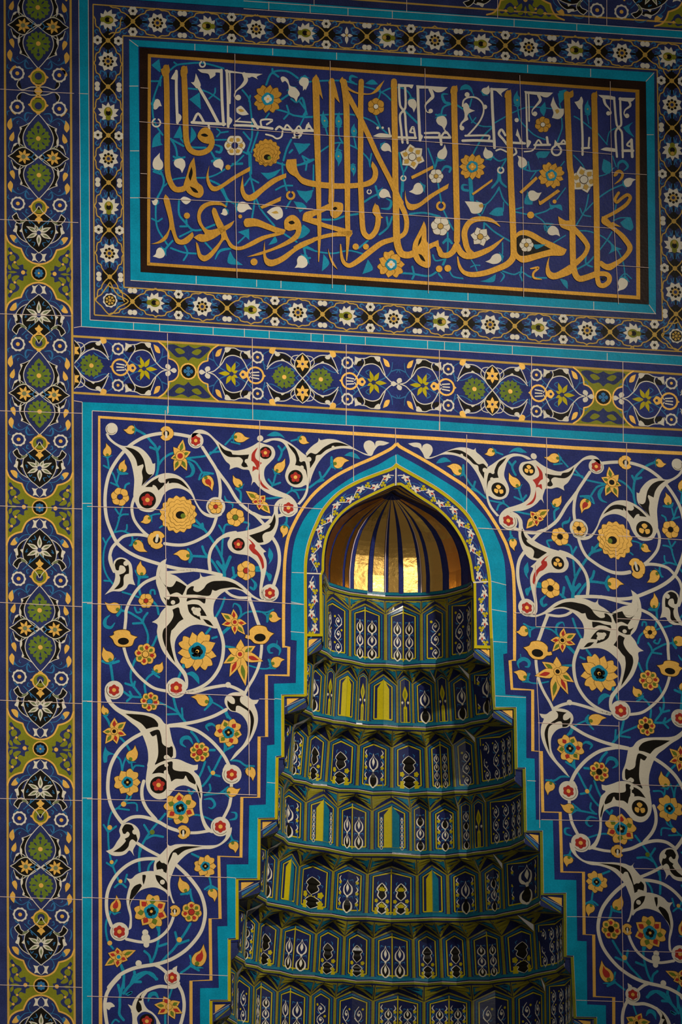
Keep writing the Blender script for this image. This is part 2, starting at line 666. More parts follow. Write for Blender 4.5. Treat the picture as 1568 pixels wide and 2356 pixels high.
# ------------------------------------------------------------------ the arabesque of the left spandrel (photo crops: F x y scale)
SPANDREL = '''
F 200 950 .2551
w 30 920,212 830,195 715,183 600,195 500,225 400,285 330,350 260,440 205,540 175,650 163,760 165,860 180,960 215,1060 270,1170 350,1240 450,1295 560,1335 660,1365 760,1392 860,1410 980,1418 1080,1432 1210,1462
w 28 1040,310 1110,420 1165,510 1190,590 1202,690 1196,780
w 28 1170,515 1210,570 1270,650 1360,795 1460,885 1520,925 1590,1000
w 26 1500,905 1580,940 1650,942
w 28 1165,945 1140,1020 1100,1085 1050,1120 960,1165 870,1190 780,1190 700,1178
w 26 425,770 404,850 420,950 470,1030 540,1100 600,1128 650,1150
w 26 270,1165 330,1115 420,1098 520,1105 600,1132
w 28 272,1165 225,1220 205,1300 215,1360 245,1430
w 28 1110,1420 1100,1320 1120,1230 1180,1150 1260,1095 1340,1078
P 185,185 215,230 270,275 330,298 400,295 470,310 530,355 575,415 592,457 615,453! 612,520 600,556! 550,600 497,665! 540,625 600,580 680,548 740,543 810,560 870,600 920,660 960,735 985,800 1030,870 1080,905 1140,915 1200,900 1215,920 1150,946 1080,935 1030,900 985,830 945,750 905,710 850,685 790,680 730,700 690,740 665,800 635,850 590,890 530,893 470,870 440,820 418,760 425,640 425,590 412,510 390,435 350,370 300,320 240,280 190,235 170,190
K 340,308! 410,322 470,360 510,420 525,480 535,530 560,555 595,550! 560,590 520,630 492,660! 503,590 495,530 510,480 505,462! 470,475 455,480! 440,420 400,360
K 525,668! 580,620 640,585 650,580! 640,605 660,625 700,630! 690,655 655,690 645,700! 620,660 595,650 590,668!
K 705,600! 745,590 800,590 850,610 890,650 925,695! 870,660 820,635 770,630 740,635 735,615 720,635 705,640!
B 672 600 30
D 222 145 55 0 8
D 545 785 0 77 58
D 980 250 70 0 46
D 1160 845 86 0 8
f 6 1160 845 66 0 red gold
o 715 185 66 0
o 628 1145 82 190
t 22 440,150 520,195 580,260 620,310 640,400 640,500 620,600 630,680 | 570,310 620,330 | 655,305 632,345
t 20 640,480 680,420 740,375 800,355
t 18 880,410 980,400 1080,385 1130,355 1175,310 | 1110,358 1195,348
t 18 900,415 970,440 1010,490 1040,540 | 1010,600 1040,540 1135,548
t 8-30-36-8 890,580 940,562 958,510 925,450 895,435
t 16 180,390 190,440 200,500 240,560 260,620 285,670 | 150,475 205,505 | 275,510 292,548 365,548 | 285,560 270,625 | 215,630 272,655
t 16 322,845 300,910 280,990 255,1060 215,1110 175,1170 150,1260 150,1380 180,1470 240,1550 | 285,945 320,918 370,915 | 255,1075 320,1065 385,1092 | 360,1010 358,1050 340,1070 | 145,1130 172,1185 | 255,865 285,910
t 22 970,960 1030,1020 1080,1080 1150,1180 1200,1270 1230,1350 1242,1460 | 960,1012 1042,1042 | 1040,1000 1048,1050
t 18 1325,1010 1250,1010 1230,1080 1220,1180 1215,1280 | 1190,1015 1222,1070 | 1415,985 1460,1000 1440,1050
t 22 920,1290 1080,1300 1130,1340 1200,1450 | 1040,1205 1060,1260 1095,1300 | 910,1230 945,1290 925,1345
t 16 400,1190 410,1125 380,1090 | 385,1195 490,1158
t 14 570,930 610,915 660,910 | 655,1035 690,1015 720,1030
t 20 1345,680 1385,720 1380,830
t 8-30-6 1240,750 1255,790 1310,820 1310,860
t 18 340,680 350,650 380,635
b 325 155 430 150 82
b 175 268 185 390 80 r
b 340 415 315 530 80
b 1470 230 1325 215 92 r
bh 1135 705 1065 572 100
b 1310 560 1385 665 76
b 480 990 570 945 78
b 545 1260 425 1165 92 r
b 775 1270 925 1290 100 r
b 480 1330 495 1465 88
f 6 298 757 84 15 navy gold
S 840 388 42 red 865,240,58,green 935,350,55,green 900,520,58,green 785,525,58,green 755,410,44,green 778,308,50
c 822 915 172 20 5
f 6 1338 942 84 20 green gold
f 6 1435 1422 88 30 red gold

F 500 950 .2551
P -236,240 -225,185 -190,155 -140,152 -80,180 -10,245 60,298 140,338 230,330 310,300 370,262! 430,282 495,305 520,355 510,405 475,445 430,495 420,560 440,620 490,670 570,710 650,745 705,800 725,860 715,900 690,890 680,830 640,790 590,765 500,745 430,712 370,665 330,622 303,655! 312,600 295,545 280,515 230,510 170,490 108,512! 112,470 75,435 35,370 0,300 -30,255 -80,205 -140,188 -190,197 -212,245
K 10,275! 60,330 120,350 135,375! 200,380 285,375! 270,420 255,440 275,485! 240,490 215,470 230,430 200,400 150,400 100,395 60,370 30,330
R 365,310! 340,370 345,410 380,440 400,450! 370,500 385,590 410,640 470,695! 410,670 375,610 370,520 345,510 315,530! 320,480 350,490 330,450 305,430! 310,370 340,330
B 385 230 28 265 435 20
D 432 360 0 56 45
P 605,768 550,785 512,835 505,905 470,955 410,1005 330,1042 240,1065 150,1078 60,1095 -10,1140 -20,1160! 40,1135 110,1120 90,1170 100,1220 140,1260 200,1275 270,1285 330,1320 370,1370 390,1440 385,1520 378,1580 380,1650 400,1680 420,1668 405,1640 408,1560 430,1460 443,1390 440,1330 415,1265 440,1252! 400,1215 380,1190! 430,1185 480,1155 520,1090 547,1010 550,940 545,870 560,820 600,800
K 285,1105! 350,1085 420,1060 470,1030 475,1010 460,1010! 490,980 515,910! 525,970 510,1030 480,1065 430,1080 405,1110 415,1165! 370,1170 330,1140
R 245,1115! 300,1150 340,1195 335,1220! 380,1270 410,1320 420,1390 405,1410! 390,1350 360,1290 320,1265 285,1220 290,1185! 310,1180 280,1140
D 188 1185 0 58 44
D 640 855 84 0 50
P 405,262! 440,240 500,228 570,230 640,262 700,305 765,360 800,385! 815,430 835,500 830,580 822,650 815,710 790,770 740,830! 718,820! 768,760 795,700 800,650 750,670 690,668 635,635 610,575 620,520 650,450 645,390 620,310 575,262 500,248 440,268
K 630,275! 690,315 715,350 735,400 745,430 770,435! 790,440 805,500 812,590! 795,520 770,495 745,480 700,470! 710,430 700,380 680,350 650,310
B 755 425 18 760 492 18
D 703 580 0 66 48
P 795,365! 830,320 870,285 905,260 912,225! 930,245 990,235 1060,240 1130,265 1200,300 1280,345 1350,372 1395,368! 1385,388 1330,378 1250,338 1200,325 1120,320 1040,335 980,370 930,420 890,480 855,560 830,640! 830,520 815,420
K 805,390! 840,360 890,370 960,310 1040,270 1110,270 1190,298! 1110,298 1040,310 980,335 930,375 890,385 880,430 835,500! 830,440 815,410
B 1042 310 14 825 418 22
P 1370,388! 1335,345 1317,300 1330,262 1370,248 1408,268 1420,300! 1430,257 1480,252 1550,270! 1500,292 1450,298 1412,342 1395,380
w 30 605,912 550,930
w 30 500,1130 540,1200 558,1290 550,1400 515,1530 490,1590
b 830 275 740 228 74 r
b 1190 425 1045 460 104
b 615 410 528 532 88 r
b 590 1130 605 1018 76
t 16 70,285 140,212 | 125,262 200,280
T 442,205! 510,168 570,188 610,232! 560,210 500,212
t 16 665,252 745,232
t 20 550,300 578,345 570,390 550,425 | 612,308 578,348
t 18 530,530 502,640 485,672 | 460,600 495,648 | 565,630 508,650
t 20 830,672 900,620 960,570 1010,500 1045,455 | 920,535 938,592 | 955,605 890,625 | 1028,400 1025,470 | 1115,498 1040,490
T 1140,385! 1200,352 1255,375 1288,418! 1230,405 1190,392
t 16 620,735 670,700 730,695 800,690 | 670,675 665,705 | 735,770 712,720 680,702
t 18 440,772 500,768 565,758
t 18 625,930 622,990 608,1025 | 642,1035 612,990
T 455,1370! 490,1330 500,1270 465,1212! 455,1290 470,1330
t 22 350,1422 430,1430 470,1500 | 310,1400 380,1390
S 385 795 26 red 255,705,62,olive 345,735,50 430,745,52,red 475,908,58,olive 375,875,50,red 310,805,50,red

F 200 1270 .2551
P 215,20 207,60 232,110 242,150 255,220 230,300 160,386! 230,355 300,355 350,330 380,290 435,300! 415,240 410,160 395,100 350,60 290,50 245,80 236,110 228,60
K 250,115! 270,75 320,62 360,90 378,140 378,195! 345,205 330,235 328,300 290,330 243,338! 290,285 300,235 290,205! 330,190 350,165 335,130 300,120 290,140 285,165 262,160
B 350 103 22
P 718,58! 708,120 728,185 800,215 860,260 905,298! 962,262 1015,235 1018,185! 1045,225 1130,210 1230,222 1310,245 1390,290 1450,345 1500,392 1560,425 1600,430 1660,424 1690,400 1700,420 1660,444 1580,448 1520,425 1440,385! 1390,350 1320,335 1255,350 1195,390 1150,450 1138,530 1150,600 1180,680 1150,690 1080,668 1000,655 930,668 860,715 805,780 790,860 810,960 850,1030 895,1090 912,1160 905,1230 870,1250! 885,1180 865,1110 810,1040 740,970 680,890 645,800 630,720 635,655 585,633! 640,595 670,540 715,490! 670,430 645,350 622,270 628,170 655,100
K 665,150! 655,210 680,270 720,310 770,310 805,260! 850,280 895,310! 880,350 860,390! 810,365 750,385! 720,330 680,270 655,220
K 895,385! 905,340 940,310 965,310! 960,345 1000,360 1050,330 1080,290 1130,265 1190,260 1260,262 1330,285 1390,325 1415,345! 1330,320 1260,325 1200,335 1160,350 1130,340! 1110,390 1060,395 980,385
K 690,405! 715,450 720,480! 760,485 830,460 830,420 800,400 750,400! 735,430
K 905,415! 960,415 1010,405 1070,410! 1060,465 1010,435 950,430 900,445
K 905,475! 960,470 1010,480 1050,525 1080,578! 1030,575! 1010,560 1025,615! 960,580 920,540
K 1045,605! 1100,620 1140,670! 1085,650
K 770,520! 825,500 840,550 870,605! 830,630 790,680 760,710! 750,780 760,860 795,1000! 740,920 700,840 680,760 690,700 720,670 760,620 780,570
B 985 535 34 960 515 20 1010 520 18 1005 560 20 775 455 20
D 805 1225 92 0 58
w 30 1155,600 1190,690 1218,770 1230,850 1220,960 1190,1050 1130,1140 1060,1200 980,1240 905,1262
w 26 725,185 800,180 900,170 990,160
w 24 1255,355 1300,390 1370,412 1470,412
w 28 340,700 350,600 355,520 400,420 460,330 530,270 625,230
w 26 325,790 335,870 370,980 430,1080 520,1170 610,1230 722,1255
U 200,760! 240,745 240,720 270,705 310,700 345,700 385,715 400,745 460,765! 430,790 410,840 370,855 290,855 250,830 230,790
E 328 805 50 32
w 24 325,780 328,840 335,880
D 243 1245 84 0 50
f 8 527 922 100 10 gold gold d red/green
f 6 532 440 68 0 red gold
f 8 567 1350 88 8 teal gold d red/green
p 9 995 895 178 15 teal black -
p 7 990 900 120 40 teal black -
b 155 455 290 525 104
b 140 855 215 985 102
b 685 990 620 1080 88 r
b 935 1300 1095 1355 108 r
b 140 1375 175 1465 66
t 8-34-30-8 205,570 165,610 165,665 215,682 250,640
t 16 320,362 400,385 470,410 | 155,258 210,262
t 22 440,170 468,230 465,300 480,385 | 545,225 475,230
t 18 570,400 575,350 605,345 612,378
t 20 590,440 630,490 645,560
t 18 430,500 450,545 490,535 480,515
t 20 300,525 380,545 440,580 490,615 530,690 550,760 545,830 | 545,550 515,590 505,625 | 415,645 505,640 | 275,575 310,530
t 20 630,760 600,830 580,860
t 20 440,960 415,1020 395,1090 400,1170 440,1240 480,1290 | 345,1185 405,1205 | 432,1170 420,1220 | 425,985 455,975
t 24 232,1155 220,1060 208,990 | 140,985 210,1005 285,985
t 20 605,1090 550,1130 520,1190 528,1270 | 590,1080 620,1110 650,1130
t 20 330,1260 390,1300 490,1310 | 385,1260 405,1300 | 360,1345 400,1308
t 22 885,970 860,1050 825,1135 | 905,1010 870,1040
T 885,1100! 950,1078 1005,1125 1012,1195! 980,1160 940,1120
t 22 1110,690 1075,735
t 20 1240,415 1210,500 1150,605
t 30 1242,330 1240,240 1230,120 | 1175,90 1238,170 | 1290,45 1240,165 | 1190,270 1240,320 | 1285,275 1245,325
t 18 650,1355 720,1390 810,1440 885,1530 | 780,1320 810,1425 | 855,1410 862,1500 | 725,1465 820,1460
t 16 1100,1300 1128,1352 1060,1425 | 1120,1350 1220,1410 1265,1495

F 400 1270 .2551
D 865 370 80 0 50
w 30 680,420 720,530 750,620 768,665
U 640,775! 650,745 680,750 680,705 720,670 770,660 830,675 850,710 905,735! 870,765 850,800 810,830 730,825 690,790 665,785
E 775 772 52 36
w 26 778,745 790,840 780,950 760,1040 720,1130 670,1215 640,1275
S 548 632 30 red 535,515,50,red 655,645,52,red 640,745,50,green 548,745,50,red 430,655,50,red 425,550,56,green
S 595 922 34 red 602,788,62 735,848,66,green 803,985,72,red 645,1208,74,green 500,1125,66,red 446,1005,66,green 488,870,52
b 970 605 860 575 98 r
b 1000 965 880 1010 98
t 8-34-36-8 945,930 955,880 905,840 855,860 860,905 890,910 | 925,850 930,800
t 14-24-6 590,590 605,550 590,490 545,465 530,500
t 28 430,740 480,695 525,655
t 20 345,778 385,765
t 20 450,850 520,860 600,882
t 16 565,620 640,550 740,535 830,545 895,520 | 840,630 835,575 800,545
t 14 680,1025 770,1050 850,1050 880,1010 | 850,970 868,1010 | 915,1050 850,1048
t 22 585,200 530,230 455,320 | 530,140 545,230
t 22 710,152 780,140 | 825,195 870,210 862,252
t 8-30-20 695,240 735,290 720,335 690,320

F 200 1560 .2551
P 1265,275! 1240,220 1250,170 1300,135 1380,130 1450,165 1490,195 1550,195! 1530,230 1510,240 1535,310 1540,390 1520,470 1470,570 1400,650 1330,720 1290,745! 1340,670 1400,610 1440,540 1450,470 1440,400 1400,340 1350,310 1300,300
K 1300,160! 1400,155! 1380,180 1385,220 1440,265 1480,300 1505,370 1495,450 1470,530 1460,560! 1470,470 1475,380 1460,310 1410,270 1370,250 1345,255 1340,300! 1300,290 1270,250 1265,200! 1300,230 1330,230 1330,190
w 28 1425,140 1340,92 1260,68 1180,75 1080,95 1000,120 905,130
B 1272 62 26
w 30 1255,285 1150,340 1050,375 950,400 850,415 740,428
D 245 108 84 0 50
P 163,120 165,175 190,225 250,290 330,345 400,405 460,455 500,515 530,590 548,660 552,740 545,800 600,790! 640,740 700,735 770,725! 800,715 800,650 770,570 750,480 740,420! 700,410 660,360 600,325 520,310 430,300 350,290 290,270 230,220 205,175
K 345,322! 420,325 520,335 600,365 640,410 640,440! 590,445 535,460! 490,410 420,370
K 565,490! 610,470 650,470 670,530 680,590 720,620 770,620 775,700! 760,720! 720,690 700,720 740,730! 660,760 612,785! 640,700 640,610 630,530 625,510! 590,525
B 735 600 26 712 715 20
P 545,800! 600,780 680,745 760,730 830,735 900,765 960,785 1000,780! 995,825 965,840 1010,890 1030,960 1040,1040 1035,1130 1045,1230 1080,1320 1130,1380 1130,1400 1070,1370 1030,1280 1015,1180 1010,1080 985,1020 930,985 870,968 810,985 765,1030 720,1080 650,1095 590,1070 545,1010 530,940 535,870
K 585,865! 640,800 710,775 715,820 710,860 650,855
K 725,760! 770,755 775,820 830,840 900,845 950,880 980,940 975,960! 920,930 890,880 870,910 800,910 760,935! 745,880 730,850
K 985,950! 1010,1000 1025,1070 1020,1090! 1000,1020
B 712 850 20 715 785 18
D 645 965 0 77 58
w 30 512,930 495,1000 500,1090 540,1180 620,1275
w 32 495,500 420,540 350,590 290,650 240,730 205,820 190,920 190,1030 215,1140 260,1230 315,1305
w 30 335,1295 400,1258 480,1250 560,1265 650,1300 740,1350 830,1380
w 28 545,465 600,452 655,462
w 30 750,432 830,430 900,445 1000,480 1100,550 1180,630 1240,710 1285,800
w 26 1255,790 1235,830
D 1305 870 88 0 52
w 28 1302,945 1300,1000
w 28 1297,1075 1280,1160 1228,1265
w 26 880,1395 990,1395 1100,1378
D 1203 1340 88 0 55
o 868 1390 62 0
S 245 480 30 black 248,358,62,red 352,395,60,green 355,515,52,red 270,595,58,red 165,592,58,green 140,485,52,green
p 6 365 940 118 0 teal black -
f 8 1015 668 92 20 red gold d green/red
p 6 1275 490 122 10 teal black green/red
p 6 840 1172 142 25 teal black red/green
b 440 605 388 745 104 r
b 1500 930 1460 805 92
b 1388 998 1265 1040 95 r
g 330 1137 24
g 205 1348 22
g 1135 855 20
g 588 1390 22 green
t 22 885,395 810,290 780,180
t 8-36-34-8 955,595 920,540 865,545 850,590 890,622
t 8-32-8 1165,445 1125,415 1075,435 1095,475
t 8-24-24-6 1055,1095 1120,1090 1152,1140 1125,1175 1095,1165
t 8-22-22-6 1285,1280 1340,1265 1342,1220 1300,1210
t 22 1310,390 1270,340 1250,290
t 20 1240,570 1240,650 1200,720 1150,820 1080,930 1040,975 | 1315,615 1240,655 | 1275,575 1245,640 | 1095,800 1125,860 1195,885
t 20 1010,895 1040,830 1065,755
t 18 1295,742 1370,750 1430,790 1505,795
t 22 940,485 980,530 1005,575 | 1095,650 1150,650
t 18 1060,1055 1150,1045 1265,1035 | 1105,960 1112,1010 1080,1045 | 1270,985 1205,1035
t 20 280,520 340,580 385,650
t 22 155,335 190,385 215,445
t 16 245,690 300,740 318,860 | 365,690 330,770 315,860 | 400,760 412,850 | 510,795 440,790 410,825
T 165,615! 185,655 250,688! 190,700 180,755 150,760 145,690
t 16 372,1000 360,1080 335,1115 280,1170 225,1205 195,1300 190,1400 195,1520 | 400,1010 392,1080 350,1110 | 270,1175 380,1190 | 350,1130 440,1130 452,1195 | 150,1325 195,1385 | 262,1340 198,1385
t 20 705,1225 650,1290 590,1360 540,1430 500,1500 478,1568 | 515,1325 565,1405 | 685,1432 600,1420 535,1450
t 16 740,1270 860,1250 1000,1235 1135,1285
t 22 915,1010 930,1050 910,1095 | 930,1050 985,1000
t 18 1290,1405 1312,1460 1355,1475

F 200 1870 .2551
P 310,105! 290,160 300,210 270,260 230,320 170,345! 230,385 300,388 350,370 385,340 425,390! 415,340 440,290 475,220 470,160 435,115 380,90 340,95
K 315,150! 345,105 400,110 420,140 440,190 455,240 445,265! 410,240 385,260 370,310 320,350 235,352! 300,310 350,255 340,235! 375,215 385,190 365,170 345,190 325,185
B 432 172 24
w 28 455,275 540,330 650,388
P 1303,130 1298,190 1265,245 1200,295 1120,325 1040,328 960,345 900,375 840,430 800,480 770,550 752,600 750,680 770,770 790,815 770,815! 740,740 690,700 620,670 600,620 605,560 600,500 610,440 640,395 690,345 725,300 713,265! 745,298 800,285 900,283 1000,292 1100,294 1180,285 1240,235 1262,175
K 790,330! 860,305 950,302 1040,305! 950,320 880,340 820,385! 800,360 775,360! 760,400 730,470 715,545! 690,530 660,510 630,515! 625,460 660,430 690,450 720,470! 740,400 760,360
K 615,560! 660,570 710,610 725,650 725,700! 670,660 630,610
B 685 425 28 672 522 16 680 625 22
P 720,575! 660,540 580,525 500,535 440,560 400,595 355,590! 385,640 370,700 355,780 365,860 385,940 380,1020 370,1060! 400,1040 405,960 400,900 390,830 420,770 470,710 540,680 620,675 700,710 740,750
K 400,700! 430,660 480,640 495,660! 440,740 400,790 380,850! 385,770
K 500,560! 530,565 520,620 510,650! 500,610
o 790 885 52 0
w 26 787,860 775,950 730,1050 660,1120 580,1160 480,1165 355,1140
B 530 1130 40 525 1080 28 535 1190 26
D 292 1072 84 0 56
w 30 630,415 540,415 450,430 360,475 280,545 220,630 185,720 175,820 185,920 220,1020
w 32 812,478 890,550 960,630 1020,720 1055,820 1065,920 1040,1040 990,1130 900,1230 800,1300 700,1345 600,1370 500,1385 400,1410 300,1460 240,1520 195,1575
w 28 600,1367 660,1395 720,1445
B 465 1358 28
b 1342 365 1310 262 92
p 6 1067 482 98 0 teal black -
p 7 580 890 150 20 teal black red/green
f 7 942 895 94 12 red gold d green/red
S 285 1300 30 teal 440,1240,58,green 160,1380,58,green 270,1215,60,red 365,1330,62,red 270,1395,60,red 190,1265,60,red
b 1155 805 1120 688 86
b 830 572 895 715 98
bh 1058 1185 985 1380 128 r
bh 270 740 250 895 100 r
g 222 445 18
g 302 618 18
g 832 1145 24
g 205 1175 22
t 18 190,200 195,300 210,400 240,500 280,600 300,640 | 150,110 192,175 | 262,122 200,170 | 178,452 228,485 | 268,428 230,485 | 360,558 342,625 | 250,672 300,635 352,672
t 22 480,300 470,400 475,525
t 20 600,430 560,480 545,560 545,650
t 20 945,370 1050,420
t 18 1092,545 1110,610 1122,690 | 1062,690 1115,660 1178,690
t 20 928,690 940,760 957,808 | 848,735 925,725
t 22 640,960 650,1060 640,1170 610,1290 575,1355 | 612,980 650,1075 | 722,1180 645,1205 | 518,1248 562,1290 575,1355
t 22 932,1000 880,1090 830,1160 780,1230 720,1290 635,1385 | 795,1078 818,1165 | 915,1150 815,1185
t 20 928,1290 940,1370 845,1445 | 1008,1422 935,1382
t 18 210,900 175,980 170,1060 190,1160 235,1225
t 20 308,1385 330,1470 332,1580
t 26 430,1482 470,1455 540,1440 630,1500 | 425,1470 395,1545

F 200 2056 .1913
D 1022 1010 96 0 66
P 1035,930! 1030,900 1085,868! 1080,910 1075,940
w 40 1100,1075 1060,1120 980,1125 880,1115 780,1140 700,1180 620,1240 570,1320 550,1420
w 40 1090,1085 1140,1180 1165,1290 1165,1400 1140,1520 1110,1620
w 42 390,1000 300,1100 240,1200 215,1320 222,1450 245,1600
P 720,1140! 650,1200 590,1280 560,1350 490,1330! 530,1400 545,1500 550,1620 620,1620 600,1500 640,1440 700,1420 780,1450 830,1520 840,1620 900,1620 850,1500 790,1430 730,1390 690,1330 680,1260 730,1180
K 700,1160! 640,1230 600,1310 590,1380 620,1430 660,1400! 650,1340 620,1290! 660,1280 650,1230
D 720 1535 0 88 66
P 235,1310! 290,1310 335,1355 290,1370 265,1400 235,1380!
S 985 1360 36 gold 920,1235,84,red 1118,1300,84,green 1145,1440,80,red 1055,1510,80,green 850,1450,80,red 808,1335,80,green
t 32 410,860 440,940 440,1060 415,1160 395,1260 395,1350 390,1450 440,1520 | 375,1100 400,1200
t 34 640,1000 560,1060 490,1130 440,1200 | 830,1030 790,970 720,950 640,1000 | 570,940 578,1030 | 645,1062 560,1060
t 8-50-50-8 735,1300 760,1220 820,1205 862,1265
t 22 1020,1150 985,1260
t 26 940,1440 940,1600
t 22 300,1560 340,1515 385,1540
t 24 490,1220 540,1185 470,1210
'''
# matching points of the left and the right spandrel: the right one is the mirrored pattern, drawn afresh by hand
PAIRS = '''450,1013.8 1370.8,1073.5|416.8,1186 1406.5,1243.6|339,1150.3 1482,1218|496,1165.6 1331,1216|359.4,1242 1464,1306|414.3,1049 1406.5,1109.7
382.4,997 1438.4,1063.8|256,987 1558,1069|610.2,1041.8 1216,1080.4|679.3,1098 1146.3,1126.8|663.3,1168 1168.7,1197.7|548,1252.3 1282.2,1295|852,1045.7 980,1052.3
620.7,1364.4 1211.4,1398|452.6,1498.3 1378.5,1549.4|404,1581.2 1428.7,1633.6|597.7,1466.4 1235.6,1502|551.8,1505.2 1282,1545|539.8,1431.2 1293,1472.9|262,1587.6 1563.9,1652.7
283,1475.4 1541,1544.3|334.4,1506 1492.5,1565.2|382.4,1285.3 1451.7,1358|524,1685 1311.6,1722|459,1729.6 1377.7,1774.8|534.2,1782 1305.8,1820|364.5,1806.2 1470.8,1859.7
414.3,1858.5 1428.2,1906.2|507,1901.8 1335,1939.3|293,1799.8 1539.2,1860.2|422,1913.3 1419.3,1957.2|471.7,1992.4 1372,2028.6|348,2097 1494.8,2146.6|440.3,2098.3 1405,2137.7
401.5,2094.5 1442.3,2136.6|459,2199 1393.2,2236|396,2249.3 1454.6,2288.4|274,2144.2 1564,2195.7'''
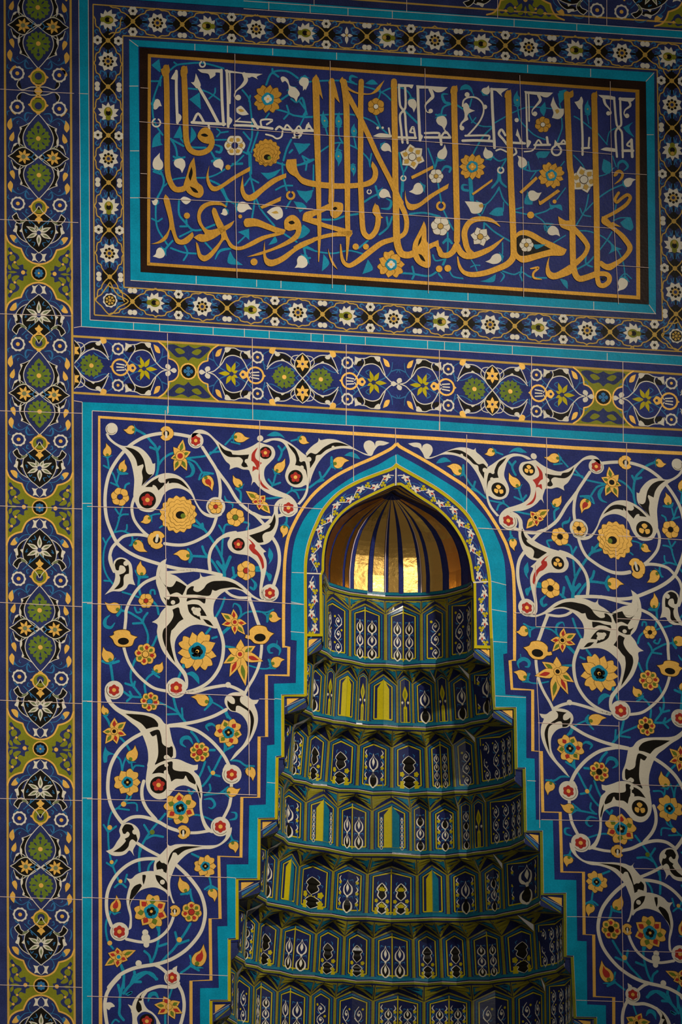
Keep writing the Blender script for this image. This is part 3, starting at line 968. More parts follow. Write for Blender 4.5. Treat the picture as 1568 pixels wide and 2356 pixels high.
# ------------------------------------------------------------------ the inscription panel
LETTERS = '''
F 320 100 .2551
G 50 240,215 248,400 250,600 252,900 254,1130 274,1235 320,1310 385,1315 440,1285
Y 193,235! 265,188! 275,260 220,300
G 50-52-52-50-46 402,225 412,450 418,700 424,860 450,945 500,983 570,985 632,952 658,890 640,830
Y 372,240! 430,200! 435,270 380,300
Y 525,835 560,770 610,758 650,790 675,850 672,900 620,905 560,885
H 555,825 590,812 622,832 592,842
F 320 350 .2551
Y 495,45! 510,150 515,230 530,275 570,310 580,370 550,410 500,405 440,370 420,340 400,300 430,200 455,110
H 472,130! 482,190 462,260! 445,215
H 455,308! 505,330 532,365 490,358
Y 632,118! 625,200 640,270 680,310 740,290 850,215 1000,130! 998,170! 880,235 770,310 700,350 650,345 615,290 605,220
Y 935,205! 940,300 960,370 1000,385 1080,330 1200,240 1325,190! 1325,230! 1240,270 1130,350 1040,430 970,440 930,400 912,330
Y 1090,490! 1280,400! 1275,440! 1110,510
O 1365 390 32 20 ochre
Y 235,380! 270,420 300,560 320,680 345,770 380,790 430,760 480,720! 490,760 440,820 380,835 330,815 300,740 280,700 250,780 190,820 105,830! 180,800 240,740 270,680 265,600 220,430
Y 780,500! 740,480 650,480 590,510 555,570 570,650 620,700 700,690 780,660 860,615! 830,670 760,720 650,790 560,810 490,770! 540,740 590,740 570,700 530,630 525,550 560,480 640,445 730,450 790,490
Y 665,500! 690,510 720,580 770,680 800,770 850,840 920,850 1000,810 1100,760 1220,730 1320,705! 1300,740 1150,780 1010,850 900,885 820,860 770,790 700,890 640,960 580,985 530,940 510,810! 530,830 560,920 600,930 660,880 740,770 690,650 655,540
Y 940,630! 960,600 1050,600 1150,640 1230,675 1320,700! 1290,745 1170,705 1060,670 960,675
Y 1310,690! 1308,620 1350,575 1400,570 1450,620 1462,700 1430,780 1330,840 1200,890 1080,930 970,945! 1080,905 1210,860 1340,790 1400,740 1410,700 1350,710
H 1345,632 1380,618 1402,640 1370,652
Y 1130,800! 1135,880 1150,950 1200,970 1280,940 1400,860 1580,765! 1580,810! 1420,890 1310,980 1200,1030 1140,1010 1118,930
g 430 573 28 ochre
g 910 580 18 ochre
g 1035 990 32 ochre
g 800 137 24 ochre
F 680 140 .2551
G 62-60-56-50-44-36-8 180,170 188,500 196,800 203,1050 208,1330 213,1550 206,1810
Y 185,120! 212,180 245,350! 210,290 146,185
G 50 325,180 325,500 324,800 322,1176 318,1270
Y 325,158! 350,190 397,380! 350,325 295,195
G 58-55-55-52-48-44-10 432,190 455,380 460,700 465,1000 466,1400 470,1600 458,1800
Y 420,143! 470,230 540,278 600,290 680,290 740,230 800,173! 750,265 690,300 600,305 530,290 470,262 440,240 395,185
G 48 590,185 585,400 585,700 582,1000 588,1200 597,1420 612,1545 660,1590 712,1548 738,1480 742,1400 725,1320
Y 715,1280! 760,1390 790,1415! 740,1420 690,1360
G 46 440,255 500,365 580,515 650,660 740,860 850,1075 905,1200 950,1280
Y 5,885! 15,980 60,1050 180,1085 400,1105 600,1095 680,1060 695,1000 680,950 690,905! 735,970 740,1040 710,1100 640,1135 400,1155 180,1140 60,1110 0,1050 -60,1010 -90,950 -80,890!
G 54-54-54-54-56-64-60 885,185 890,500 895,800 898,1100 904,1350 908,1560 918,1660 950,1735 1010,1752 1065,1735
Y 860,190! 905,165! 912,230 860,240
F 680 380 .2551
G 50-46-44-40-44-50-52-44-30-10 905,250 935,330 985,440 1000,530 980,615 905,660 780,700 680,770 580,850 490,905 440,885 415,830 404,715
Y 505,590! 512,618! 490,640 330,645 190,680 60,740 -20,780! -20,735! 60,690 160,655 300,615
Y 60,500! 78,430 180,400 250,370 330,335 390,335 425,352 422,420 385,465 350,482! 315,455 300,405 230,430 150,470 190,482! 250,520 400,560 510,590! 495,645 440,632 380,600 180,540
H 335,390 355,375 375,390 350,408
Y 1155,505! 1175,560 1180,680 1200,720 1215,830 1210,915 1170,925 1100,890 1060,830 1050,770 1060,700 1090,640 1130,560
H 1137,630! 1128,690 1100,735! 1110,680
H 1105,798! 1140,815 1168,868 1130,850
Y 1190,715! 1285,675! 1295,740 1320,785 1370,785 1410,750 1440,690 1450,760 1410,815 1350,838 1290,820 1262,735 1200,760
Y 985,225! 1000,310 1040,350 1110,340 1200,270 1380,165! 1370,210! 1250,280 1130,370 1060,405 1010,395 985,320
Y 1040,100! 1235,3! 1240,30! 1050,125
Y 290,750! 318,830 378,942! 330,895 300,820
O 1308 368 34 20 ochre
g 540 735 29 ochre
g 632 735 27 ochre
g 1292 935 30 ochre
g 1370 930 31 ochre
F 1000 160 .1913
G 72 228,230 235,600 248,1100 258,1568 266,1850 264,2060
Y 188,235! 265,188! 268,270 192,290
G 74 882,285 890,600 902,1000 915,1400 930,1700 942,2000 946,2160
Y 840,290! 910,238! 916,320 842,340
Y 445,1490! 690,1315! 690,1345! 460,1510
Y 1015,1470! 1215,1285! 1235,1315! 1045,1490
F 1000 400 .1913
G 70-70-66-60-56 255,860 215,935 150,980 85,970 45,900
G 70-75-75-70-60-40-6 265,860 310,945 370,985 450,985 560,950 690,885 828,768
G 10-50-62-66-70-70-60 780,630 700,570 600,542 480,550 400,600 355,700 365,810 395,910 450,965
G 74-76-72-68-66-60-40-14 945,890 940,1000 870,1085 740,1145 600,1192 450,1212 350,1185 295,1110 272,1000
Y 965,735! 1010,690 1090,675 1180,705 1300,775 1430,835 1585,910! 1540,980 1400,985 1250,1020 1120,1060 1040,1065 965,1015!
H 980,770! 1020,740 1080,738 1150,765 1250,825 1395,905! 1280,935 1170,965 1080,985 1020,980 985,930
G 16-28-26-26-10 1150,1140 1245,1128 1185,1190 1190,1250 1280,1268
g 1150 495 42 ochre
F 1200 400 .1913
G 72 540,-960 560,-500 575,-100 590,0 600,300 606,600 610,900 618,1100 645,1215 695,1262 780,1245 875,1210
Y 540,-965! 614,-1008! 616,-930 542,-910
G 70 868,-945 880,-400 888,0 896,300 899,600 902,900 903,1220
Y 835,-930! 900,-1000! 904,-910 838,-890
Y 435,510! 520,560 575,565 640,630 760,760 815,850 815,900 780,980 700,1070 650,1115! 640,1045 720,970 760,900 750,850 640,720 560,680 460,630
Y 330,990! 322,1090 345,1170 400,1190 480,1150 575,1090! 600,1190 500,1240 380,1270 310,1240 285,1170 300,1070
G 58 905,1240 925,1325 980,1345 1042,1300 1050,1240 1010,1205 940,1200
H 950,1258 980,1240 1008,1258 980,1280
Y 960,510! 1020,530 1120,640 1230,730 1320,850 1325,920 1260,1010 1150,1100 1060,1160 980,1140 925,1090! 950,1045 1020,1085 1100,1060 1200,1000 1260,920 1260,870 1150,730 1050,650 960,590
G 40-42-44-40-36-34 985,530 1120,462 1250,372 1302,292 1270,252 1210,285 1140,342 1120,300 1162,228
G 40-6 1090,600 1182,636
Y 200,300! 220,330 430,185! 460,210! 225,375 205,360
G 34-34-30-6 1130,10 1165,-35 1210,5 1185,65 1112,125
G 30 1115,20 1130,-15 1150,-30
'''
KUFIC = '''
F 320 100 .2551
L 30 335,250 335,450 345,715
N 285,320! 300,290 335,238! 347,260 345,325 310,325
N 350,635 380,655 375,690 345,722!
L 30 740,240 746,500 760,735
N 525,232! 745,232! 748,268! 690,262 686,288 640,320! 622,275 560,262
L 32 530,385 620,540 715,722
N 465,350! 495,345 510,270! 530,310 555,380 520,405 495,380
L 30 475,712 640,722 772,727
L 26 488,705 530,632 580,705
L 22 625,735 632,772
L 28 790,245 800,500 802,748
L 16 815,260 820,400 818,540
N 770,235! 930,262 1112,275! 1060,300 1070,325! 1020,300 985,310 960,285 900,270 780,264!
L 40-45-34-16-14-10 945,275 962,330 930,380 872,430 860,480 885,500
g 892 488 26 white
N 800,650! 838,685 832,712 800,752!
L 18 870,702 1008,712
L 12 870,702 910,672
L 26 860,738 1000,742 1200,768
L 30 1022,685 1068,762
L 20 1105,755 1100,692 1200,690 1150,730
L 24 1232,775 1262,750 1300,772 1375,778
L 20 1308,772 1332,735 1375,778
L 18 1292,790 1282,840 1240,858 1200,835 1142,820
L 18 1385,850 1430,842 1468,800 1440,745 1408,785 1400,830 1440,850
L 26 1408,782 1580,788
L 18 1500,780 1522,728 1560,782
F 680 140 .2551
L 26 -30,632 40,632 158,628
L 16 95,625 115,590 155,625
L 14 115,560 118,600
L 18 20,640 50,660 30,685 -10,688
N 695,680! 760,652 865,668! 862,690 760,690
L 20 838,608 848,662
g 738 605 13 white
g 783 603 11 white
L 24 930,215 940,400 982,470 992,600 1008,742
L 24 985,225 988,420 940,488 950,620 962,738
N 920,208! 1062,215! 1045,250 1020,236 925,234
L 26 925,690 1082,695
L 22 1030,640 1058,595 1078,690
L 16 1030,645 1075,650
L 30 1100,232 1106,450 1120,718
N 1085,220! 1370,238! 1320,278 1265,282 1220,252 1095,248
L 40-36-26-12-10 1212,255 1235,320 1208,352 1168,400 1178,455 1210,470
g 1216 452 20 white
N 1112,650! 1146,680 1120,728!
L 24 1165,652 1290,652 1290,690
L 26 1165,690 1392,692
L 22 1312,680 1352,640 1390,685
L 14 1345,625 1352,655
L 28 1305,700 1312,755
F 1000 160 .1913
L 40 682,235 692,500 706,750 716,940
N 660,222! 882,228! 800,285 810,330! 770,292 730,256 672,248
L 36 332,856 500,852 700,862
L 28 365,796 650,796 645,850
L 24 395,790 470,710 540,620 582,520 580,430 540,370 480,335 400,335 345,372 333,440
g 386 302 30 white
g 600 450 28 white
N 345,420 375,400 405,430 420,470 482,495! 410,525 390,560 400,600 370,620 330,650 320,690 295,690 310,640 350,590 355,530 340,470
g 325 705 28 white
L 34 865,900 820,840 768,775 800,722 845,790
L 34 930,880 1080,888
N 970,790! 990,708! 1010,770 1040,850 1085,892 1030,890 1000,820
L 24 735,975 790,958 860,990
L 28 935,1035 978,1002 965,950
g 982 608 26 white
L 26 1092,268 1100,500 1106,750 1112,930
L 22 1125,290 1130,450 1132,620
N 1072,260! 1420,278! 1360,330 1310,332 1260,310 1090,288
L 42-40-26-14-12 1245,310 1265,370 1220,430 1170,490 1172,540 1205,558
g 1202 532 28 white
N 1108,838! 1156,870 1112,948!
L 20 1075,988 1160,978 1202,940 1210,890
L 32 1195,908 1382,905
L 24 1212,890 1245,848 1282,895
L 34 1345,815 1358,900
O 1460 975 56 24 white
N 1430,920! 1442,842! 1470,880 1500,915
L 28 1450,895 1590,892
L 24 1515,885 1545,850 1575,890
F 1200 180 .1913
L 32 712,240 718,500 728,700 728,920
N 630,285! 680,270 715,218! 735,270 720,345 690,372 660,330
L 30 722,842 808,838
L 26 808,715 800,840
L 30 1108,232 1125,450 1140,560 1165,600 1200,650 1208,800 1212,950
L 30 1180,240 1186,420 1192,560 1150,600 1125,650 1130,800 1142,945
N 915,200! 1060,210 1122,228! 1118,258 1030,252 975,245
L 40-32-18-14 985,250 1002,310 1052,370 1072,420 1045,440
g 1038 422 26 white
N 1165,232! 1362,238! 1312,282 1165,262
L 36-30-18-14 1288,275 1302,330 1242,380 1228,430 1255,470
g 1262 452 28 white
N 942,858! 1010,832 1145,850! 1130,885 1000,872
L 38 1210,872 1335,872
L 40 1316,740 1326,945
L 26 1312,740 1262,802 1322,825
'''
PFLORA = '''
F 320 100 .2551
p 8 1160 500 128 10 teal white - ochre
f 6 862 920 96 0 navy white d amber
c 1150 985 128 5 40 ochre
Q 875,585! 920,563 988,640! 930,648 880,622
J 890,595! 920,590 950,610! 915,618
bw 180 985 165 1140 98
bw 392 1168 350 1040 102
bw 748 1150 695 1050 92
bw 1505 420 1470 318 82
Q 1275,310 1300,298 1340,325 1360,380 1410,400 1447,450 1430,482 1390,477 1352,420 1342,370 1315,338 1290,350
bw 205 560 130 545 100
O 155 715 36 14 white
O 570 188 24 14 white
t 16 280,240 340,195 440,180 550,175 640,190 760,225 | 315,170 345,195
t 16 205,290 150,430 120,550 130,680 160,750 212,825 | 110,340 195,340 | 190,380 192,310
T 180,140! 195,255 150,230 110,195!
T 545,440! 557,595! 470,520 450,505!
t 14 445,405 560,420 640,450 730,512 | 685,405 680,450 630,497
t 16 930,420 990,500 1005,600 1015,700 1015,850 970,995 | 940,800 1000,870 | 920,970 990,1000 | 1000,470 990,520
t 18 1145,372 1200,262 1330,250 1430,312 | 1200,230 1205,270 | 1255,300 1210,265
t 18 1275,510 1355,455
t 16 1470,490 1500,600 1512,640 | 1370,500 1420,530 1460,490
t 16 1225,590 1330,620 1400,650 1575,665 | 1330,560 1350,622 | 1305,680 1350,630
t 18 375,860 450,930 600,940 | 285,860 330,940 345,1045 | 300,870 400,925 | 310,1020 350,1040 410,1025
T 370,735! 388,820 385,850 308,852! 335,800
T 190,790! 195,890 212,915! 115,938! 130,850
T 470,750! 515,830 458,905! 465,820
t 14 678,870 800,868
t 8-26-20 680,912 740,935 730,980 695,975
t 18 650,980 692,1055 | 655,1060 730,1045
t 16 1005,1000 1010,1176 | 1070,800 1010,980
t 14 940,1010 880,1070 815,1112 | 860,1090 930,1088
t 18 1370,868 1330,950 1300,1055 | 1380,960 1355,985
T 1390,895! 1545,910! 1440,995!
t 16 1230,1070 1330,1098 1450,1092 1535,1050 | 1470,1015 1535,1050 1568,1045
t 14 1135,680 1170,630
t 14 700,770 730,800 700,840 | 800,795 730,805
F 320 350 .2551
t 18 165,410 210,320 222,250 190,165 | 130,175 200,200
t 14 218,312 300,250 420,230 600,230 700,200 790,142 | 840,105 930,100
t 18 640,255 740,310 800,430 880,472 | 730,320 790,430 785,480
t 16 990,0 1000,200 1040,400 1018,590 | 950,300 1000,230 | 1075,275 1010,240
t 16 1050,410 1100,520 1220,665
t 16 1290,100 1295,200 1332,345 | 1232,340 1300,305 1380,302
T 1095,185! 1180,185 1278,150! 1230,210 1160,248!
T 1420,345! 1490,360 1562,350! 1550,410 1510,450! 1450,400
t 16 1370,430 1325,505
T 1390,440! 1460,465 1505,490! 1450,545!
t 18 360,430 360,560 420,640 480,700 560,700 690,650 | 370,670 430,670 | 425,610 430,670
t 16 150,470 150,600 170,700 255,835 | 115,600 165,625 | 205,600 170,625
t 16 480,705 365,762
t 16 285,865 400,905 515,915 | 410,845 435,910 400,975
t 18 300,800 240,870 215,910
t 16 595,815 650,875
t 8-26-16 685,965 730,890 835,868
T 820,890! 860,960 935,1018! 800,1000
T 990,690! 992,792! 950,755 890,720!
t 14 985,730 890,820
t 16 1310,740 1420,810
T 1490,660! 1532,710 1465,775!
T 1225,755! 1242,810 1165,838!
t 18 1480,850 1500,930 | 1450,960 1540,955
t 14 1450,820 1568,880
bw 125 945 222 890 95
Q 370,425! 400,402 440,412 468,435 430,470 400,460
bw 110 440 165 455 60
bw 735 560 790 530 65
bw 1020 512 885 490 100
Q 1150,540! 1195,505 1260,492 1292,530 1290,585 1240,612! 1205,590
J 1190,545! 1235,530 1258,552! 1220,555
bw 1405 1048 1495 950 98
F 680 140 .2551
f 6 723 412 78 30 white ochre
bw 1068 465 1040 345 76
bw 1342 628 1300 500 94
bw 865 822 780 760 80
bw 1348 755 1305 885 84 r
f 6 1050 865 118 20 white white p amber
f 6 1265 1040 66 0 amber white
bt 245 445 268 592 62
bt 390 458 387 592 62
bt 525 562 525 672 56
bt 385 955 385 810 66
bt 522 1045 515 938 50
bw 70 270 80 150 82
bw 10 370 -40 250 90
t 14 110,190 230,180 430,180 550,212
t 8-24-22-6 555,150 500,138 492,178 530,195
T 625,205! 690,168 742,212! 680,215
t 14 610,230 720,260 800,300 862,358
t 14 760,290 860,245 960,245 1020,290 1045,350
t 12 750,230 762,290 738,355
t 14 0,495 100,510 220,490 400,480 540,490 680,540 760,600 825,655
t 14 715,480 762,595
t 18 988,455 1110,572
t 16 1310,490 1330,420 1402,388 | 1262,485 1310,495 1352,490
t 8-26-24 1370,300 1320,305 1342,370 1385,385
t 16 1455,400 1515,440
t 14 265,590 285,665
t 14 385,590 390,680 425,742
t 14 218,822 330,750 420,740 550,790 650,880 672,955
t 14 520,670 545,785
t 14 370,800 395,750
t 14 682,838 665,930
t 16 932,830 970,1000 1022,895 | 970,1000 965,1176
t 14 1192,790 1240,920 1255,985
t 18 1280,870 1258,955 | 1320,885 1270,905
t 8-24-20 1305,1010 1345,955 1395,965 1385,1000
T 0,750! 130,745! 100,790 30,845!
t 16 15,942 100,922 165,890 | 60,860 90,920 | 100,920 90,985
t 16 70,350 90,450 70,490 | 30,360 80,430
t 12 90,480 40,580
F 680 380 .2551
p 7 860 895 122 0 teal white - ochre
f 6 1305 550 88 10 amber white
bw 862 292 760 240 88
bw 1022 245 1142 195 104
bw 0 925 92 850 98
O 970 118 22 12 white
O 662 240 18 10 white
t 14 160,0 158,205
T 5,225! 90,235 162,220! 130,290 98,342! 50,290
t 18 240,490 350,490 440,460 560,440
t 14 90,745 200,780 340,795 480,770 605,800
T 250,800! 302,885 235,958!
T 65,535! 128,590 70,650 5,668!
t 16 78,740 90,840
t 18 620,330 680,290 745,258 | 720,190 750,295
t 8-24-24-8 770,390 840,390 860,330 815,300
t 18 870,465 830,560 755,625 | 820,470 830,540
t 16 650,680 565,750
T 650,850! 695,940 600,982!
t 18 905,970 1050,980 1200,1000 1275,958 | 1050,915 1065,975 | 1050,1025 1070,985
t 18 1028,440 1160,430 1300,465
t 16 960,120 948,322
t 14 1280,150 1312,335
t 14 1330,405 1400,550 1435,600
t 14 1370,610 1370,760 1350,850 1330,900 | 1325,700 1370,660 1410,705
t 14 1235,810 1260,860 1335,850
t 14 1385,955 1420,1005 1505,1022
T 1280,960! 1320,1010 1325,1030! 1285,990
T 0,330! 60,340 100,380! 40,425!
F 1000 160 .1913
p 8 450 1168 158 0 teal ochre - ochre
f 7 1297 662 98 10 white ochre
p 8 1398 1272 155 20 teal ochre - ochre
bw 650 192 590 290 100 r
bw 600 930 660 1065 115
bw 995 1030 1075 1170 115 r
Q 1390,425! 1422,325! 1445,395 1490,465 1548,470! 1545,540 1490,595 1405,580! 1425,520
J 1440,490! 1475,475 1495,505 1465,535!
t 16 410,540 450,620 560,680 690,685 | 440,640 490,580
t 18 440,355 418,445
T 300,250! 320,200 380,178 440,220 462,305! 400,240
t 14 462,300 465,330
t 16 720,640 845,568
t 20 692,695 600,780 520,900 445,1045
bt 985 250 990 430 92
t 16 990,440 1020,600 1100,700 1200,790 1325,842
t 14 930,520 1080,460 1200,450 1400,470
T 1322,388! 1335,480 1310,565! 1260,480
t 14 1520,585 1530,700 1468,865
t 18 690,1045 770,1100 855,1070 | 855,1085 782,1205
O 790 1210 34 20 white
t 40-22 770,1235 760,1330 685,1422
t 40-22 770,1235 792,1350 855,1412
t 16 1050,1190 1150,1222 1255,1212 | 1120,1110 1140,1210
T 1210,1015! 1250,985 1385,985! 1330,1060 1245,1065 1285,1155!
t 14 1495,1180 1555,1105
t 14 1220,1220 1150,1320
t 28 415,1315 432,1568
t 8-34-30 395,1390 335,1390 335,1440 395,1455
t 14 770,1440 690,1540
T 1490,260! 1570,240! 1560,340 1500,400!
F 1000 400 .1913
f 6 545 755 120 10 amber white p
Q 358,330! 560,345 580,390 555,455 500,478 440,470 410,410
J 525,375! 570,360 580,400 540,405!
bw 1285 230 1125 275 132 r
bw 608 1062 795 1000 118
bw 1508 748 1368 655 122
t 28 435,60 455,335
t 16 770,160 700,280 600,370 500,325 | 620,360 565,480
t 18 770,160 820,300 892,385
T 648,482! 730,410 812,405! 820,500! 740,508
t 14 825,340 820,450
t 22 510,470 545,500
t 22 592,590 585,710
t 20 608,600 720,700 905,812
t 16 812,830 812,950 790,1030
t 16 970,458 1120,490 | 975,425 1060,400
t 18 1190,490 1330,450 1405,400
T 1370,310! 1400,375 1510,370 1532,445! 1450,405 1390,425
t 16 1205,500 1300,570 1345,655 | 1325,680 1320,600 1420,605
t 14 1430,825 1568,740
T 1080,290! 1170,280 1172,370! 1080,362
t 18 815,1170 950,1210 1040,1180 1150,1240 1340,1252 | 1040,1120 1030,1200 | 1050,1285 1020,1210
T 540,1290! 620,1272 732,1205! 715,1290 640,1305
t 8-24-10 790,1180 832,1225 790,1295
t 14 430,1025 480,1100 505,1165 | 430,1120 480,1100 540,1100
t 14 120,1020 88,1095
t 14 150,700 150,820 | 100,840 150,800 200,840
t 14 1465,310 1568,170
F 1200 180 .1913
f 6 745 1218 168 75 white white p amber
bw 1368 1212 1230 1275 104
bt 790 258 790 432 78
T 430,185! 540,138! 500,250 452,312!
t 16 450,305 470,372
t 14 478,480 480,600 428,765
t 16 628,458 700,500 835,605
t 14 782,430 802,545
t 14 908,658 1025,800
t 14 1020,785 1050,650 1125,600
T 1215,590! 1335,528! 1290,600 1352,712! 1260,650
t 14 622,928 720,1030 755,1095
T 980,970! 1072,1030 1060,1140 990,1140! 960,1090
t 10-34-34-10 1155,1090 1160,1025 1220,998 1272,1060 1225,1112
t 14 1090,938 1132,1065
t 14 918,1180 1020,1150 1105,1078
t 18 925,1435 1050,1350 1180,1290 1245,1268
t 18 625,1255 692,1218
F 1200 400 .1913
t 16 800,250 760,430 655,615 | 855,348 765,445 | 700,415 735,490 825,512
t 16 655,685 800,690 960,750 1060,830 1150,920 1220,1080 1240,1260 | 1080,700 1020,800 935,915
T 1040,790! 1120,870 1205,905! 1120,925 1040,965! 1075,890
T 1180,585! 1260,530 1310,530! 1340,640 1310,685! 1230,650
t 14 1095,565 1180,530 1300,528 | 1135,350 1100,560
t 14 1175,1255 1240,1200 1315,1260
t 20 865,995 790,1075 645,1155 | 770,985 770,1080 845,1118
T 455,1262! 540,1288 552,1388! 500,1335
bw 1150 1418 1240 1265 124
g 392 333 24 ochre
'''
# ------------------------------------------------------------------ the wall and its flat bands


def quadpath(s):
    return parse(s)[0]


def slab(name, pts, mat, h, parent=None, label=None):
    b = MB()
    b.poly(pts, mat, h)
    return b.build(name, parent, label)


def band_thing(name, label, cat, polys, mat, h, group=None, joints=None, edge=None):
    b = MB()
    for p in polys:
        b.poly(quadpath(p), mat, h)
    o = b.build(name)
    o['label'], o['category'] = label, cat
    if group:
        o['group'] = group
    if joints:
        g = MB()
        for j in joints.split('|'):
            p, c = parse(j)
            g.stroke(p, 1.5, 'grout', h + .8, cap=False)
        g.build('grout_joint', o)
    return o


def joints(parent, text, h=10.5, w=1.3):
    g = MB()
    for j in text.strip().replace('\n', '|').split('|'):
        p, c = parse(j)
        g.stroke(p, w, 'grout', h, cap=False)
    return g.build('grout_joint', parent)


# stepped opening of the niche, as seen in the photo (inner edge of its olive rim)
NL = '910,1117 900,1121 857,1141 816,1162 786,1185 765,1210 752.6,1238 746,1276 745,1312 740,1324 741,1462 707,1465 706,1605 655,1606 654,1746 641,1747 640,1889 600,1890 599,2028 549,2028 549,2166 531,2167 531,2308 490,2308 490,2520'
NR = '910,1117 920,1117 958,1143 1004,1173.5 1037,1204 1063,1245 1078,1288 1085,1334 1089,1340 1091,1490 1128,1492 1132,1633 1181,1633 1183,1772 1202,1773 1205,1917 1240,1918 1243,2062 1294,2061 1295,2205 1312,2206 1318,2346 1364,2346 1364,2520'
WL, WR, WT, WB = -120, 1700, -190, 2520
wall_out = [(WL, WT), (WR, WT), (WR, WB)] + quadpath(NR)[::-1] + quadpath(NL)[1:] + [(WL, WB)]


def build_wall():
    b = MB()
    b.poly(wall_out, 'navy', -6, h0=-0.03)
    o = b.build('wall_front')
    o['kind'] = 'structure'
    return o


build_wall()
# turquoise bands
BD = 'turquoise tile band'
band_thing('tile_band', 'turquoise glazed band framing the black edge of the inscription panel', 'tile band',
           ['297,91 1504,167 1485,187.5 318,107', '1504,167 1508,723 1492,701 1485,187.5', '1508,723 300,645.5 323,626 1492,701', '300,645.5 297,91 318,107 323,626'], 'turq', 6, BD,
           '297,91 318,107|1504,167 1485,187.5|1508,723 1492,701|448,101 448,116|523,105 523,121|627,111 627,127|774,121 774,137|968,133 968,151|1213,149 1213,167|1358,158 1358,177|318,198 297,198|320,347 299,347|320,455 299,455|300,645 1508,722|451,635 451,653|590,644 590,660|646,646 646,663|794,655 794,671|1076,674 1076,691|1365,694 1365,713|1503,310 1487,310')
band_thing('tile_band', 'turquoise glazed band outlining the floral border around the inscription', 'tile band',
           ['181,-30 203,-30 207,736 187,751.5', '207,736 1620,822 1620,845 187,751.5', '203,-28 1620,74 1620,93 203,-8'], 'turq', 6, BD,
           '181,0 187,751|203,-5 207,736|207,736 1568,819|187,751.5 1568,841|307,741 307,759|367,744 367,763|490,752 490,771|562,756 562,776|619,760 619,778|715,766 715,785|744,768 744,787|783,770 783,790|840,774 840,793|983,783 983,803|1022,785 1022,805|1057,788 1057,808|1178,795 1178,816|1396,812 1396,831|618,4 618,24|713,10 713,30|800,18 800,36|902,24 902,44|1182,43 1182,61|1326,54 1326,72|560,2 1568,71|560,20 1568,88')
band_thing('tile_band', 'turquoise glazed band between the cartouche frieze and the spandrel panels', 'tile band',
           ['188,925 560,940.5 940,964.5 1268,988 1620,1009 1620,1029 1320,1010.7 940,986.5 560,965 212,945 211,2520 188,2520'], 'turq', 6, BD,
           '212,945 560,965 940,986.5 1320,1010.7 1568,1026|212,945 211.5,2356|188,1158 211,1158|189,1386 211,1386|189,1613 212,1613|189,1836 212,1836|189,2065 212,2066|385,935 385,953|581,946 581,967|796,958 796,979|1010,972 1010,991|1222,986 1222,1004|1433,998 1433,1018')
SL = '914,1045 900,1051 870,1069 824,1090 785,1114 751,1140 718,1169 696,1200 678,1243 670,1300 669,1472 682,1474 680,1571.5 630,1573 631,1713 614,1715 611,1851 573,1853 571,1988.6 521,1989 522.7,2130.7 499.7,2131.5 503,2273 460,2273.7 460,2520'
SLi = '911,1065 900,1075 857,1091 816,1108 775,1133 742,1169 724,1205 709,1243 701,1279 699,1317 700,1458 699,1597 647,1598 647,1738 634,1740 632,1881 593,1882 591.6,2020.5 542,2020.5 542,2158 524,2159 524,2300 482,2300 482,2520'
SR = '914,1045 920,1048.5 965,1073 1009,1099.5 1045,1122 1073,1143 1119,1194 1144.5,1242 1160,1293 1165,1400 1166,1503 1157,1505 1162,1598 1209.5,1602 1210,1744 1229,1745.5 1232,1886 1271,1887 1275,2023.6 1325,2025 1327,2164.6 1348.6,2165.7 1350,2311 1393,2313 1394.5,2520'
SRi = '911,1065 920,1071.5 996,1115 1042,1148 1078,1183.7 1103,1229.7 1121,1285.8 1129,1337 1130,1400 1134,1488 1139,1627 1187,1627 1189.7,1766 1208,1766 1211,1911 1247.6,1911 1250,2055 1301.7,2054 1302.8,2198 1318.5,2199 1325,2339 1372,2340 1372,2520'


def dense(s, n=4, corner_from=None):
    p = quadpath(s)
    if corner_from is None:
        return p
    cor = [i >= corner_from or i == 0 for i in range(len(p))]
    return smooth(p, cor, False, n)


NS = 10   # the first points of these outlines are the curve of the arch
b = MB()
for o_, i_ in ((SL, SLi), (SR, SRi)):
    b.poly(dense(o_, 4, NS) + dense(i_, 4, NS)[::-1], 'turq', 6)
o = b.build('niche_surround')
o['label'], o['category'] = 'turquoise stepped tile band following the pointed arch and stepped sides of the niche', 'tile band'
joints(o, '''671,1317 700,1318|669,1385 700,1391|668,1453 700,1456|632,1607 648,1609|634,1800 632,1800|614,1800 633,1802|1129,1337 1164,1346|1130,1402 1165,1408|1134,1476 1166,1478
1139,1601 1209,1605|1212,1796 1232,1797|521,2018 542,2020|813,1096 813,1107|910,1046 911,1065|1073,1143 1073,1179|696,1169 741,1171|1099,1215 1124,1216|503,2244 524,2245|1304,2109 1326,2109|1325,2301 1349,2302''', 7)
b = MB()
for s_, k in ((SLi, 3.2), (SRi, -3.2)):
    p = np.array(dense(s_, 4, NS))
    b.stroke([tuple(q) for q in p], 1.2, 'grout', 7)
    q = smooth([(x + k, y + 3.2) for x, y in quadpath(s_)], [i >= NS or i == 0 for i in range(len(quadpath(s_)))], False, 4)
    b.stroke(q, 6.5, 'yellow', 8, cap=False)
    n0 = [i for i, v in enumerate(q) if v[1] > 1462][0]
    b.stroke(q[n0:], 6.7, 'olive', 8.2, cap=False)
o = b.build('olive_edging')
o['label'], o['category'] = 'yellow and olive glazed line edging the arch and steps of the niche opening', 'tile edging'

